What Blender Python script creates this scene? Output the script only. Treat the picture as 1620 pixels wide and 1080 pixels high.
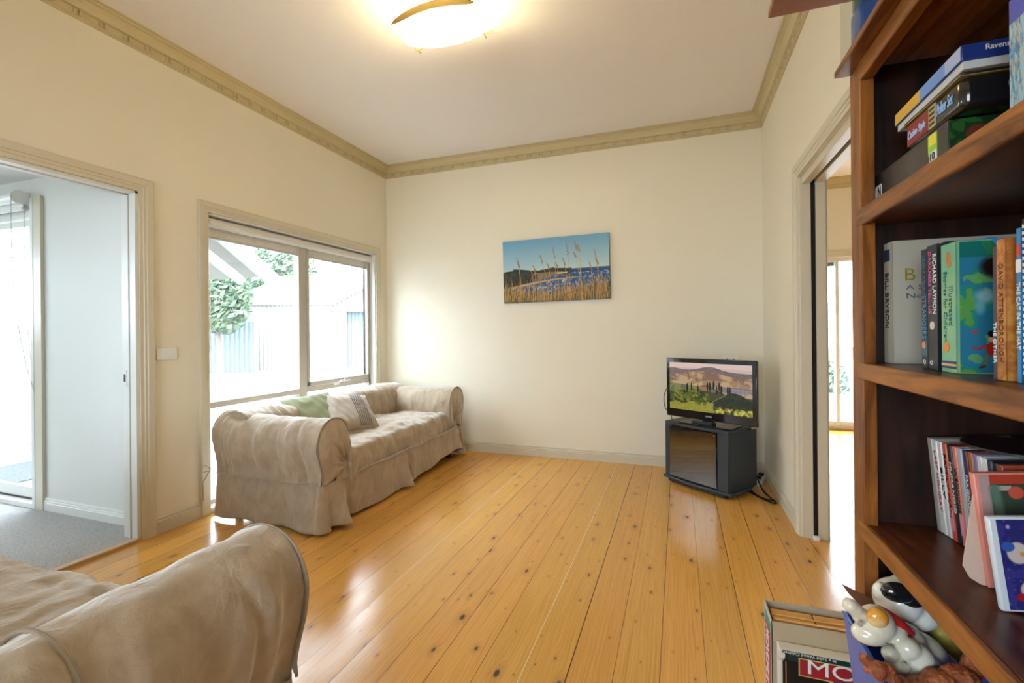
import bpy, bmesh, math, random
import numpy as np
from mathutils import Vector, Matrix, noise
random.seed(7)
for o in list(bpy.data.objects): bpy.data.objects.remove(o)
SC = bpy.context.scene
COL = SC.collection
PI = math.pi

# ------------------------------------------------------------------ camera
CAM_H = 1.201; FPX = 746.26; YAW = math.radians(19.4457); ROLL = math.radians(-0.5433); CY = 525.39
FW = Vector((-math.sin(YAW), math.cos(YAW), 0)); RT0 = Vector((math.cos(YAW), math.sin(YAW), 0)); UP0 = Vector((0, 0, 1))
RT = RT0*math.cos(ROLL) + UP0*math.sin(ROLL); UP = UP0*math.cos(ROLL) - RT0*math.sin(ROLL)
EYE = Vector((0, 0, CAM_H))
cd_ = bpy.data.cameras.new('camera'); cam = bpy.data.objects.new('camera', cd_); COL.objects.link(cam)
cd_.sensor_width = 36; cd_.sensor_fit = 'HORIZONTAL'; cd_.lens = FPX/1620*36
cd_.shift_y = -(540-CY)/1620; cd_.clip_start = 0.02; cd_.clip_end = 300
M4 = Matrix.Identity(4)
for i in range(3):
    M4[i][0] = RT[i]; M4[i][1] = UP[i]; M4[i][2] = -FW[i]; M4[i][3] = EYE[i]
cam.matrix_world = M4
SC.camera = cam
def ray(px, py): return FW + RT*(px-810)/FPX - UP*(py-CY)/FPX
def at(ax, v, px, py):
    d = ray(px, py); return EYE + d*((v-EYE[ax])/d[ax])
def atd(dist, px, py): return EYE + ray(px, py)*dist

# ------------------------------------------------------------------ world / light / exposure
SKY = 12.0
w = bpy.data.worlds.new('sky'); SC.world = w; w.use_nodes = True
nt = w.node_tree; bg = nt.nodes['Background']
bg.inputs['Color'].default_value = (0.73, 0.875, 1.0, 1); bg.inputs['Strength'].default_value = SKY
SC.view_settings.view_transform = 'Standard'; SC.view_settings.look = 'None'
SC.view_settings.gamma = 1; SC.view_settings.use_curve_mapping = False
SC.view_settings.exposure = 0.76
SC.cycles.max_bounces = 10; SC.cycles.diffuse_bounces = 6; SC.cycles.transparent_max_bounces = 12
SC.cycles.sample_clamp_indirect = 8
def portal(name, loc, rot, sx, sy):
    l = bpy.data.lights.new(name, 'AREA'); l.shape = 'RECTANGLE'; l.size = sx; l.size_y = sy
    l.cycles.is_portal = True
    o = bpy.data.objects.new(name, l); COL.objects.link(o); o.location = loc; o.rotation_euler = rot
    return o
# portals only tell the sampler where the daylight comes in
portal('window_daylight', (-3.16, 3.25, 1.03), (0, -PI/2, 0), 2.0, 1.85)
portal('rear_fill_window_daylight', (-1.25, -2.74, 1.35), (PI/2, 0, 0), 1.9, 1.5)  # at the added rear window
portal('slider_daylight', (-5.1, 2.16, 1.05), (-PI/2, 0, 0), 1.8, 2.1)
portal('right_room_daylight', (2.3, 6.74, 1.05), (-PI/2, 0, 0), 2.4, 2.1)

portal('left_room_fill_daylight', (-7.04, .1, 1.7), (0, -PI/2, 0), .8, 2.8)  # at the side window added to brighten the left room

# ------------------------------------------------------------------ room numbers
XL, XR, YB, ZC = -2.99, 0.665, 4.391, 3.0
YF = -2.6; WT = 0.12
LWX = XL-WT; RWX = XR+0.13
LR_Y = 1.99; LR_Z = 2.30; LR_X = -6.9
RR_Y = 6.6; RR_X = 4.6

# ------------------------------------------------------------------ materials
def lin(c):
    return tuple(((x/255)/12.92 if x/255 <= .04045 else ((x/255+.055)/1.055)**2.4) for x in c)
MATS = {}
def mat(name, col, rough=.5, metal=0, var=None, bump=None, sheen=0, spec=.5, emit=None, coat=0, trans=0, ior=1.45, stretch=None):
    if name in MATS: return MATS[name]
    m = bpy.data.materials.new(name); m.use_nodes = True; nt = m.node_tree; N = nt.nodes; L = nt.links
    b = N['Principled BSDF']; b.inputs['Base Color'].default_value = (*col, 1)
    b.inputs['Roughness'].default_value = rough; b.inputs['Metallic'].default_value = metal
    b.inputs['Specular IOR Level'].default_value = spec; b.inputs['Sheen Weight'].default_value = sheen
    b.inputs['Coat Weight'].default_value = coat; b.inputs['Coat Roughness'].default_value = .08
    b.inputs['Transmission Weight'].default_value = trans; b.inputs['IOR'].default_value = ior
    if emit: b.inputs['Emission Color'].default_value = (*emit[0], 1); b.inputs['Emission Strength'].default_value = emit[1]
    tc = N.new('ShaderNodeTexCoord'); mp = N.new('ShaderNodeMapping'); L.new(tc.outputs['Object'], mp.inputs['Vector'])
    if stretch: mp.inputs['Scale'].default_value = stretch
    # var: (scale, amount 0..1, colour2) ; a little variation by default keeps the surface from looking flat
    sc_, am_, c2 = var if var else (9, .12, tuple(x*.9 for x in col))
    n = N.new('ShaderNodeTexNoise'); n.inputs['Scale'].default_value = sc_; n.inputs['Detail'].default_value = 5
    L.new(mp.outputs[0], n.inputs['Vector'])
    r = N.new('ShaderNodeValToRGB'); r.color_ramp.elements[0].position = .5-.5*max(.05, 1-am_)*.6; r.color_ramp.elements[1].position = .5+.5*max(.05, 1-am_)*.6
    r.color_ramp.elements[0].color = (*[a*(1-am_)+b_*am_ for a, b_ in zip(col, c2)], 1) if not var else (*c2, 1)
    r.color_ramp.elements[1].color = (*col, 1)
    L.new(n.outputs['Fac'], r.inputs['Fac']); L.new(r.outputs[0], b.inputs['Base Color'])
    if bump:
        n2 = N.new('ShaderNodeTexNoise'); n2.inputs['Scale'].default_value = bump[0]; n2.inputs['Detail'].default_value = 6
        L.new(mp.outputs[0], n2.inputs['Vector'])
        bp = N.new('ShaderNodeBump'); bp.inputs['Strength'].default_value = bump[1]; bp.inputs['Distance'].default_value = bump[2] if len(bump) > 2 else .01
        L.new(n2.outputs['Fac'], bp.inputs['Height']); L.new(bp.outputs[0], b.inputs['Normal'])
    MATS[name] = m; return m

def glass_mat(name='window_glass', tint=(1, 1, 1), refl=.06, rough=.0):
    if name in MATS: return MATS[name]
    m = bpy.data.materials.new(name); m.use_nodes = True; N = m.node_tree.nodes; L = m.node_tree.links
    N.remove(N['Principled BSDF']); out = N['Material Output']
    t = N.new('ShaderNodeBsdfTransparent'); t.inputs[0].default_value = (*tint, 1)
    g = N.new('ShaderNodeBsdfGlossy'); g.inputs['Roughness'].default_value = rough
    lw = N.new('ShaderNodeLayerWeight'); lw.inputs['Blend'].default_value = .5
    pw = N.new('ShaderNodeMath'); pw.operation = 'POWER'; L.new(lw.outputs['Facing'], pw.inputs[0]); pw.inputs[1].default_value = 4
    f = N.new('ShaderNodeMath'); f.operation = 'MULTIPLY_ADD'; L.new(pw.outputs[0], f.inputs[0]); f.inputs[1].default_value = .6; f.inputs[2].default_value = refl; f.use_clamp = True
    mx = N.new('ShaderNodeMixShader'); L.new(f.outputs[0], mx.inputs[0]); L.new(t.outputs[0], mx.inputs[1]); L.new(g.outputs[0], mx.inputs[2])
    L.new(mx.outputs[0], out.inputs[0]); MATS[name] = m; return m

M_wall = mat('wall_paint', (.79, .74, .615), .62, var=(3, .3, (.775, .725, .60)), bump=(60, .05, .002))
M_wallw = mat('wall_paint_pale', (.70, .70, .675), .62, bump=(60, .04, .002))
M_ceil = mat('ceiling_paint', (.84, .80, .77), .8, bump=(80, .03, .002))
M_corn = mat('cornice_paint', (.55, .465, .275), .5, bump=(60, .04, .002))
M_trim = mat('trim_paint', (.62, .57, .45), .35, bump=(50, .03, .002))
M_trimw = mat('trim_paint_pale', (.74, .74, .71), .35)
M_alu = mat('window_aluminium', (.46, .43, .38), .35, bump=(80, .02, .001))
M_white = mat('white_plastic', (.82, .82, .80), .3)
M_black = mat('black_plastic', (.012, .012, .014), .35)
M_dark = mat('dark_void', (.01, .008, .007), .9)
M_glass = glass_mat()

# floor boards -------------------------------------------------------------
def floor_material():
    m = bpy.data.materials.new('pine_floorboards'); m.use_nodes = True; N = m.node_tree.nodes; L = m.node_tree.links
    b = N['Principled BSDF']
    tc = N.new('ShaderNodeTexCoord'); sp = N.new('ShaderNodeSeparateXYZ'); L.new(tc.outputs['Object'], sp.inputs[0])
    def mth(op, a, b_=None, c=None):
        n = N.new('ShaderNodeMath'); n.operation = op
        for i, v in enumerate((a, b_, c)):
            if v is None: continue
            if isinstance(v, (int, float)): n.inputs[i].default_value = v
            else: L.new(v, n.inputs[i])
        return n.outputs[0]
    X, Y = sp.outputs[0], sp.outputs[1]
    P = .1535
    u = mth('DIVIDE', mth('ADD', X, .072), P); pid = mth('FLOOR', u); fr = mth('SUBTRACT', u, pid)
    wn = N.new('ShaderNodeTexWhiteNoise'); wn.noise_dimensions = '1D'; L.new(pid, wn.inputs['W'])
    rnd = wn.outputs['Value']
    # board local coordinates
    lx = mth('MULTIPLY', mth('SUBTRACT', fr, .5), P)
    ly = mth('ADD', Y, mth('MULTIPLY', rnd, 37.0))
    def comb(x, y, z=0.0):
        c = N.new('ShaderNodeCombineXYZ')
        for i, v in enumerate((x, y, z)):
            if isinstance(v, (int, float)): c.inputs[i].default_value = v
            else: L.new(v, c.inputs[i])
        return c.outputs[0]
    # knots
    kv = comb(mth('ADD', mth('MULTIPLY', lx, 10.5), mth('MULTIPLY', pid, 5.3)), mth('MULTIPLY', ly, 5.0))
    vo = N.new('ShaderNodeTexVoronoi'); vo.voronoi_dimensions = '2D'; vo.feature = 'F1'; vo.inputs['Scale'].default_value = 1; vo.inputs['Randomness'].default_value = .95
    L.new(kv, vo.inputs['Vector'])
    kd = vo.outputs['Distance']; sc = N.new('ShaderNodeSeparateColor'); L.new(vo.outputs['Color'], sc.inputs[0])
    keep = mth('GREATER_THAN', sc.outputs[0], .30)
    size = mth('ADD', .022, mth('MULTIPLY', mth('POWER', sc.outputs[1], 2.8), .10))
    kn = mth('SUBTRACT', 1.0, mth('MINIMUM', mth('DIVIDE', kd, size), 1.0))
    knot = mth('MULTIPLY', mth('MINIMUM', mth('MULTIPLY', kn, 2.6), 1.0), keep)
    halo = mth('MULTIPLY', mth('SUBTRACT', 1.0, mth('MINIMUM', mth('DIVIDE', kd, mth('MULTIPLY', size, 3.4)), 1.0)), keep)
    # grain : lines across board, bent round knots
    n1 = N.new('ShaderNodeTexNoise'); n1.inputs['Scale'].default_value = 1; n1.inputs['Detail'].default_value = 3
    L.new(comb(mth('MULTIPLY', lx, 6), mth('MULTIPLY', ly, 1.3), mth('MULTIPLY', pid, 3.1)), n1.inputs['Vector'])
    bend = mth('ADD', mth('MULTIPLY', n1.outputs['Fac'], .06), mth('MULTIPLY', halo, .022))
    n2 = N.new('ShaderNodeTexNoise'); n2.inputs['Scale'].default_value = 1; n2.inputs['Detail'].default_value = 6; n2.inputs['Roughness'].default_value = .65
    L.new(comb(mth('MULTIPLY', mth('ADD', lx, bend), 130), mth('MULTIPLY', ly, 2.2), mth('MULTIPLY', pid, 1.7)), n2.inputs['Vector'])
    g = n2.outputs['Fac']
    # cathedral rings
    ww = mth('SINE', mth('MULTIPLY', mth('ADD', mth('MULTIPLY', mth('ABSOLUTE', lx), 1.0), mth('ADD', mth('MULTIPLY', n1.outputs['Fac'], .10), mth('MULTIPLY', halo, .03))), 520))
    g = mth('ADD', mth('MULTIPLY', g, .78), mth('MULTIPLY', mth('ADD', mth('MULTIPLY', ww, .5), .5), .10))
    rp = N.new('ShaderNodeValToRGB'); L.new(g, rp.inputs[0]); e = rp.color_ramp.elements
    e[0].position = .25; e[0].color = (.56, .262, .050, 1); e[1].position = .70; e[1].color = (.735, .405, .098, 1)
    e2 = rp.color_ramp.elements.new(.47); e2.color = (.68, .352, .072, 1)
    hs = N.new('ShaderNodeHueSaturation'); L.new(rp.outputs[0], hs.inputs['Color'])
    L.new(mth('ADD', .90, mth('MULTIPLY', rnd, .15)), hs.inputs['Value'])
    wn2 = N.new('ShaderNodeTexWhiteNoise'); wn2.noise_dimensions = '1D'; L.new(mth('ADD', pid, 51.3), wn2.inputs['W'])
    L.new(mth('ADD', .4965, mth('MULTIPLY', wn2.outputs['Value'], .007)), hs.inputs['Hue'])
    def mix(f, a, b_):
        n = N.new('ShaderNodeMix'); n.data_type = 'RGBA'
        L.new(f, n.inputs[0]) if not isinstance(f, float) else None
        if isinstance(a, tuple): n.inputs[6].default_value = (*a, 1)
        else: L.new(a, n.inputs[6])
        if isinstance(b_, tuple): n.inputs[7].default_value = (*b_, 1)
        else: L.new(b_, n.inputs[7])
        return n.outputs[2]
    c = mix(mth('MULTIPLY', halo, .5), hs.outputs[0], (.36, .13, .025))
    c = mix(mth('MULTIPLY', knot, .96), c, (.045, .014, .007))
    # scuffs: faint pale worn scratches
    sn = N.new('ShaderNodeTexNoise'); sn.inputs['Scale'].default_value = 2.0; sn.inputs['Detail'].default_value = 8; L.new(comb(mth('MULTIPLY', X, 9), mth('MULTIPLY', Y, 1.0)), sn.inputs['Vector'])
    # seams : dark line, a few filled white
    ed = mth('MULTIPLY', mth('MINIMUM', fr, mth('SUBTRACT', 1.0, fr)), P)
    rr = mth('ADD', mth('DIVIDE', X, P), (.072/P)); nearest = mth('ROUND', rr)
    wn3 = N.new('ShaderNodeTexWhiteNoise'); wn3.noise_dimensions = '1D'; L.new(nearest, wn3.inputs['W'])
    isw = mth('MAXIMUM', mth('COMPARE', nearest, -3.0, .2), mth('COMPARE', nearest, -8.0, .2))
    nz = N.new('ShaderNodeTexNoise'); nz.inputs['Scale'].default_value = 9; L.new(comb(nearest, Y), nz.inputs['Vector'])
    half = mth('ADD', .0004, mth('MULTIPLY', mth('ADD', mth('MULTIPLY', wn3.outputs['Value'], .8), mth('MULTIPLY', nz.outputs['Fac'], .8)), .0011))
    isbig = mth('COMPARE', nearest, -2.0, .2)
    half = mth('ADD', half, mth('ADD', mth('MULTIPLY', isbig, .0012), mth('MULTIPLY', isw, .0004)))
    seam = mth('LESS_THAN', ed, half)
    sw = mix(mth('MULTIPLY', isw, 1.0), (.10, .035, .010), (.72, .60, .42))
    c = mix(seam, c, sw)
    L.new(c, b.inputs['Base Color'])
    ro = mth('ADD', .15, mth('ADD', mth('MULTIPLY', sn.outputs['Fac'], .14), mth('MULTIPLY', knot, .1)))
    L.new(ro, b.inputs['Roughness']); b.inputs['Specular IOR Level'].default_value = .5
    bp = N.new('ShaderNodeBump'); bp.inputs['Strength'].default_value = .35; bp.inputs['Distance'].default_value = .004
    hgt = mth('ADD', mth('MULTIPLY', mth('SUBTRACT', 1.0, seam), 1.0), mth('MULTIPLY', mth('MULTIPLY', mth('SUBTRACT', fr, .5), mth('SUBTRACT', fr, .5)), -1.6))
    hgt = mth('ADD', hgt, mth('MULTIPLY', g, .12)); hgt = mth('ADD', hgt, mth('MULTIPLY', sn.outputs['Fac'], .25))
    L.new(hgt, bp.inputs['Height']); L.new(bp.outputs[0], b.inputs['Normal'])
    return m
M_floor = floor_material()

def wood_material(name, dark, light, rough=.3, scale=1.0, axis=1):
    m = bpy.data.materials.new(name); m.use_nodes = True; N = m.node_tree.nodes; L = m.node_tree.links
    b = N['Principled BSDF']; tc = N.new('ShaderNodeTexCoord'); mp = N.new('ShaderNodeMapping'); L.new(tc.outputs['Object'], mp.inputs[0])
    s = [14*scale]*3; s[axis] = 1.6*scale; mp.inputs['Scale'].default_value = s
    n0 = N.new('ShaderNodeTexNoise'); n0.inputs['Scale'].default_value = .8; n0.inputs['Detail'].default_value = 2; L.new(mp.outputs[0], n0.inputs[0])
    wv = N.new('ShaderNodeTexNoise'); wv.inputs['Scale'].default_value = 2.2; wv.inputs['Detail'].default_value = 8; wv.inputs['Distortion'].default_value = 1.2; wv.inputs['Roughness'].default_value = .6
    L.new(mp.outputs[0], wv.inputs[0])
    r = N.new('ShaderNodeValToRGB'); L.new(wv.outputs['Fac'], r.inputs[0])
    r.color_ramp.elements[0].position = .33; r.color_ramp.elements[0].color = (*dark, 1)
    r.color_ramp.elements[1].position = .68; r.color_ramp.elements[1].color = (*light, 1)
    L.new(r.outputs[0], b.inputs['Base Color']); b.inputs['Roughness'].default_value = rough; b.inputs['Specular IOR Level'].default_value = .3
    bp = N.new('ShaderNodeBump'); bp.inputs['Strength'].default_value = .08; bp.inputs['Distance'].default_value = .003
    L.new(wv.outputs['Fac'], bp.inputs['Height']); L.new(bp.outputs[0], b.inputs['Normal'])
    MATS[name] = m; return m
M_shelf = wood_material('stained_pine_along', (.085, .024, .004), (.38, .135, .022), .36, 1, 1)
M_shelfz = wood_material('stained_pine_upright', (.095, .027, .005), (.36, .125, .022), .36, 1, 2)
M_shelf_shade = wood_material('shaded_shelf_board', (.030, .008, .003), (.135, .040, .012), .3, 1, 1)  # darker copy of the shelf pine, shade put into its colour
M_pine_shade = wood_material('stained_pine_shaded', (.006, .002, .0012), (.048, .015, .007), .45, .5, 2)  # near-black copy of the same pine; the bookcase's inner shade is coloured in

def fabric_material(name, c1, c2, fold=1.0):
    m = bpy.data.materials.new(name); m.use_nodes = True; N = m.node_tree.nodes; L = m.node_tree.links
    b = N['Principled BSDF']; tc = N.new('ShaderNodeTexCoord')
    def noi(scale, det=4, stretch=(1, 1, 1), dist=0):
        mp = N.new('ShaderNodeMapping'); mp.inputs['Scale'].default_value = stretch; L.new(tc.outputs['Object'], mp.inputs[0])
        n = N.new('ShaderNodeTexNoise'); n.inputs['Scale'].default_value = scale; n.inputs['Detail'].default_value = det; n.inputs['Distortion'].default_value = dist
        L.new(mp.outputs[0], n.inputs[0]); return n.outputs['Fac']
    a = noi(17, 7, (1, 1, .6), .6)
    r = N.new('ShaderNodeValToRGB'); L.new(a, r.inputs[0]); r.color_ramp.elements[0].position = .36; r.color_ramp.elements[1].position = .64
    r.color_ramp.elements[0].color = (*c2, 1); r.color_ramp.elements[1].color = (*c1, 1)
    L.new(r.outputs[0], b.inputs['Base Color']); b.inputs['Roughness'].default_value = .85
    b.inputs['Sheen Weight'].default_value = 1.0; b.inputs['Sheen Roughness'].default_value = .38; b.inputs['Sheen Tint'].default_value = (.92, .9, .88, 1)
    b.inputs['Specular IOR Level'].default_value = .2
    b1 = noi(13, 5, (1, 1, .5), .7); b2 = noi(420, 2)
    ad = N.new('ShaderNodeMath'); ad.operation = 'MULTIPLY_ADD'; L.new(b2, ad.inputs[0]); ad.inputs[1].default_value = .05; L.new(b1, ad.inputs[2])
    bp = N.new('ShaderNodeBump'); bp.inputs['Strength'].default_value = .5*fold; bp.inputs['Distance'].default_value = .022
    L.new(ad.outputs[0], bp.inputs['Height']); L.new(bp.outputs[0], b.inputs['Normal'])
    MATS[name] = m; return m
M_suede = fabric_material('suede_slipcover', (.455, .37, .28), (.385, .305, .222))
M_seatf = fabric_material('suede_seat_cover', (.52, .43, .34), (.42, .34, .26))

# ------------------------------------------------------------------ mesh helpers
def link(o, parent=None):
    COL.objects.link(o)
    if parent is not None: o.parent = parent
    return o
def mesh_obj(name, verts, faces, m, parent=None, smooth=False, loc=None):
    me = bpy.data.meshes.new(name); me.from_pydata([tuple(v) for v in verts], [], faces); me.validate(); me.update()
    if m is not None: me.materials.append(m)
    if smooth:
        for p in me.polygons: p.use_smooth = True
    o = bpy.data.objects.new(name, me); link(o, parent)
    if loc is not None: o.location = loc
    return o
class MB:
    def __init__(s): s.v = []; s.f = []
    def box(s, x0, x1, y0, y1, z0, z1):
        n = len(s.v)
        s.v += [(x0, y0, z0), (x1, y0, z0), (x1, y1, z0), (x0, y1, z0), (x0, y0, z1), (x1, y0, z1), (x1, y1, z1), (x0, y1, z1)]
        s.f += [(n, n+3, n+2, n+1), (n+4, n+5, n+6, n+7), (n, n+1, n+5, n+4), (n+1, n+2, n+6, n+5), (n+2, n+3, n+7, n+6), (n+3, n, n+4, n+7)]
        return s
    def obox(s, c, ax, ay, az):   # oriented box: centre and three half-axis vectors
        n = len(s.v); c = Vector(c); ax = Vector(ax); ay = Vector(ay); az = Vector(az)
        for k in (-1, 1):
            for (i, j) in ((-1, -1), (1, -1), (1, 1), (-1, 1)): s.v.append(tuple(c+ax*i+ay*j+az*k))
        s.f += [(n, n+3, n+2, n+1), (n+4, n+5, n+6, n+7), (n, n+1, n+5, n+4), (n+1, n+2, n+6, n+5), (n+2, n+3, n+7, n+6), (n+3, n, n+4, n+7)]
        return s
    def cyl(s, a, b, r, n=16, r2=None, cap=True):
        a = Vector(a); b = Vector(b); r2 = r if r2 is None else r2
        d = (b-a).normalized(); q = d.orthogonal().normalized(); p = d.cross(q)
        k = len(s.v)
        for i in range(n):
            t = 2*PI*i/n; e = q*math.cos(t)+p*math.sin(t)
            s.v.append(tuple(a+e*r)); s.v.append(tuple(b+e*r2))
        for i in range(n):
            j = (i+1) % n; s.f.append((k+2*i, k+2*j, k+2*j+1, k+2*i+1))
        if cap: s.f.append(tuple(k+2*i for i in range(n))[::-1]); s.f.append(tuple(k+2*i+1 for i in range(n)))
        return s
    def tube(s, pts, r, n=8):
        pts = [Vector(p) for p in pts]; k = len(s.v); prev = None
        for i, p in enumerate(pts):
            d = (pts[min(i+1, len(pts)-1)]-pts[max(i-1, 0)]).normalized()
            q = d.orthogonal().normalized() if prev is None else (prev-d*prev.dot(d)).normalized()
            prev = q; c = d.cross(q)
            rr = r[i] if isinstance(r, (list, tuple)) else r
            for j in range(n):
                t = 2*PI*j/n; s.v.append(tuple(p+(q*math.cos(t)+c*math.sin(t))*rr))
        for i in range(len(pts)-1):
            for j in range(n):
                a = k+i*n+j; b = k+i*n+(j+1) % n; s.f.append((a, b, b+n, a+n))
        s.f.append(tuple(k+j for j in range(n))[::-1]); s.f.append(tuple(k+(len(pts)-1)*n+j for j in range(n)))
        return s
    def prism(s, poly, z0, z1):   # poly in xy
        k = len(s.v); n = len(poly)
        for (x, y) in poly: s.v.append((x, y, z0))
        for (x, y) in poly: s.v.append((x, y, z1))
        s.f.append(tuple(range(k, k+n))[::-1]); s.f.append(tuple(range(k+n, k+2*n)))
        for i in range(n):
            j = (i+1) % n; s.f.append((k+i, k+j, k+n+j, k+n+i))
        return s
    def build(s, name, m, parent=None, bevel=0, smooth=False, seg=2):
        o = mesh_obj(name, s.v, s.f, m, parent)
        bm = bmesh.new(); bm.from_mesh(o.data); bmesh.ops.recalc_face_normals(bm, faces=bm.faces); bm.to_mesh(o.data); bm.free()
        if bevel:
            md = o.modifiers.new('bevel', 'BEVEL'); md.width = bevel; md.segments = seg; md.limit_method = 'ANGLE'; md.angle_limit = .6
            try: md.harden_normals = False
            except Exception: pass
        if smooth or bevel:
            for p in o.data.polygons: p.use_smooth = True
            o.data.set_sharp_from_angle(angle=math.radians(35)) if hasattr(o.data, 'set_sharp_from_angle') else None
        return o
def box(name, x0, x1, y0, y1, z0, z1, m, parent=None, bevel=0):
    return MB().box(min(x0, x1), max(x0, x1), min(y0, y1), max(y0, y1), min(z0, z1), max(z0, z1)).build(name, m, parent, bevel)
def empty(name, loc, rz=0):
    o = bpy.data.objects.new(name, None); COL.objects.link(o); o.location = loc; o.rotation_euler = (0, 0, rz); o.empty_display_size = .1; return o
def tag(o, label, cat, group=None):
    o['label'] = label; o['category'] = cat
    if group: o['group'] = group
    return o
def S(o): o['kind'] = 'structure'; return o
def uv_surface(name, nu, nv, fn, m, parent=None, closed_u=False, closed_v=False, smooth=True):
    V = []; F = []
    for i in range(nu):
        for j in range(nv): V.append(fn(i/(nu if closed_u else nu-1), j/(nv if closed_v else nv-1)))
    for i in range(nu if closed_u else nu-1):
        for j in range(nv if closed_v else nv-1):
            a = i*nv+j; b = ((i+1) % nu)*nv+j; c = ((i+1) % nu)*nv+(j+1) % nv; d = i*nv+(j+1) % nv
            F.append((a, b, c, d))
    return mesh_obj(name, V, F, m, parent, smooth)
def fix_normals(o):
    bm = bmesh.new(); bm.from_mesh(o.data); bmesh.ops.recalc_face_normals(bm, faces=bm.faces); bm.to_mesh(o.data); bm.free()
def displace(o, amp, scale, stretch=(1, 1, 1), seed=0, octaves=3):
    me = o.data; me.update(); ns = [v.normal.copy() for v in me.vertices]
    for v, n in zip(me.vertices, ns):
        p = Vector((v.co.x*stretch[0], v.co.y*stretch[1], v.co.z*stretch[2]))*scale + Vector((seed*7.1, seed*3.3, seed))
        v.co += n*(noise.fractal(p, 1.0, 2.0, octaves)*amp)
def crom(pts, n):
    P = np.array(pts, float); out = []
    d = np.r_[0, np.cumsum(np.linalg.norm(np.diff(P, axis=0), axis=1))]; d /= d[-1]
    for t in np.linspace(0, 1, n):
        i = min(len(P)-2, max(0, int(np.searchsorted(d, t, side='right')-1))); u = (t-d[i])/(d[i+1]-d[i])
        p0 = P[max(i-1, 0)]; p1 = P[i]; p2 = P[i+1]; p3 = P[min(i+2, len(P)-1)]
        out.append(.5*((2*p1)+(-p0+p2)*u+(2*p0-5*p1+4*p2-p3)*u*u+(-p0+3*p1-3*p2+p3)*u**3))
    return np.array(out)
def sweep2d(name, path, profile, mapf, m, closed=False, parent=None):
    """path: 2D points; profile: (offset to the left of travel, depth); mapf(u,v,depth)->3D"""
    n = len(path); V = []; F = []
    P = [Vector(p) for p in path]
    for i in range(n):
        if closed: a, b, c = P[i-1], P[i], P[(i+1) % n]
        else: a, b, c = P[max(i-1, 0)], P[i], P[min(i+1, n-1)]
        d1 = (b-a).normalized() if (b-a).length > 1e-9 else (c-b).normalized()
        d2 = (c-b).normalized() if (c-b).length > 1e-9 else d1
        n1 = Vector((-d1.y, d1.x)); n2 = Vector((-d2.y, d2.x)); mm = (n1+n2); mm = mm/(1+n1.dot(n2))
        for (o, dp) in profile: V.append(mapf(b.x+mm.x*o, b.y+mm.y*o, dp))
    k = len(profile)
    for i in range(n if closed else n-1):
        for j in range(k-1):
            a = i*k+j; b = ((i+1) % n)*k+j; F.append((a, b, b+1, a+1))
    if not closed:
        F.append(tuple(range(k))); F.append(tuple((n-1)*k+j for j in range(k))[::-1])
    o = mesh_obj(name, V, F, m, parent); fix_normals(o); return o
def blob(name, parts, m, parent=None, voxel=.006, smooth_it=6):
    """one continuous surface grown from overlapping ellipsoids: (centre, radii, euler)"""
    bm = bmesh.new()
    for c, r, e in parts:
        mt = Matrix.Translation(c) @ Matrix.Rotation(e[2], 4, 'Z') @ Matrix.Rotation(e[1], 4, 'Y') @ Matrix.Rotation(e[0], 4, 'X') @ Matrix.Diagonal((*r, 1))
        bmesh.ops.create_icosphere(bm, subdivisions=3, radius=1, matrix=mt)
    me = bpy.data.meshes.new(name); bm.to_mesh(me); bm.free()
    t = bpy.data.objects.new(name, me); COL.objects.link(t)
    md = t.modifiers.new('r', 'REMESH'); md.mode = 'VOXEL'; md.voxel_size = voxel; md.use_smooth_shade = True
    m2 = t.modifiers.new('s', 'SMOOTH'); m2.iterations = smooth_it; m2.factor = .6
    dg = bpy.context.evaluated_depsgraph_get(); me2 = bpy.data.meshes.new_from_object(t.evaluated_get(dg))
    bpy.data.objects.remove(t); me2.name = name; me2.materials.clear(); me2.materials.append(m)
    for p in me2.polygons: p.use_smooth = True
    o = bpy.data.objects.new(name, me2); link(o, parent); return o
def text(name, s, size, loc, right, up, m, parent=None, width=None, height=None, depth=.0004, align='CENTER', shear=0, bold=0):
    """lettering as thin raised mesh; loc is the centre; width/height fit the letters"""
    cu = bpy.data.curves.new(name, 'FONT'); cu.body = s; cu.size = size; cu.extrude = depth; cu.align_x = 'CENTER'; cu.align_y = 'CENTER'; cu.shear = shear; cu.offset = bold; cu.resolution_u = 3
    t = bpy.data.objects.new(name, cu); COL.objects.link(t)
    dg = bpy.context.evaluated_depsgraph_get(); me = bpy.data.meshes.new_from_object(t.evaluated_get(dg)); bpy.data.objects.remove(t)
    me.name = name; co = np.array([v.co[:] for v in me.vertices]); mn = co.min(0); mx = co.max(0); c = (mn+mx)/2; sz = mx-mn
    sx = (width/sz[0]) if width else None; sy = (height/sz[1]) if height else None
    if sx is None: sx = sy if sy else 1
    if sy is None: sy = sx
    R = Vector(right).normalized(); U = Vector(up).normalized(); Nn = R.cross(U)
    for v in me.vertices:
        p = v.co; v.co = R*((p.x-c[0])*sx)+U*((p.y-c[1])*sy)+Nn*(p.z)
    me.materials.clear(); me.materials.append(m)
    o = bpy.data.objects.new(name, me); link(o, parent); o.location = loc; return o
def srgb2lin(a): a = np.clip(a, 0, 1); return np.where(a <= .04045, a/12.92, ((a+.055)/1.055)**2.4)
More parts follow.
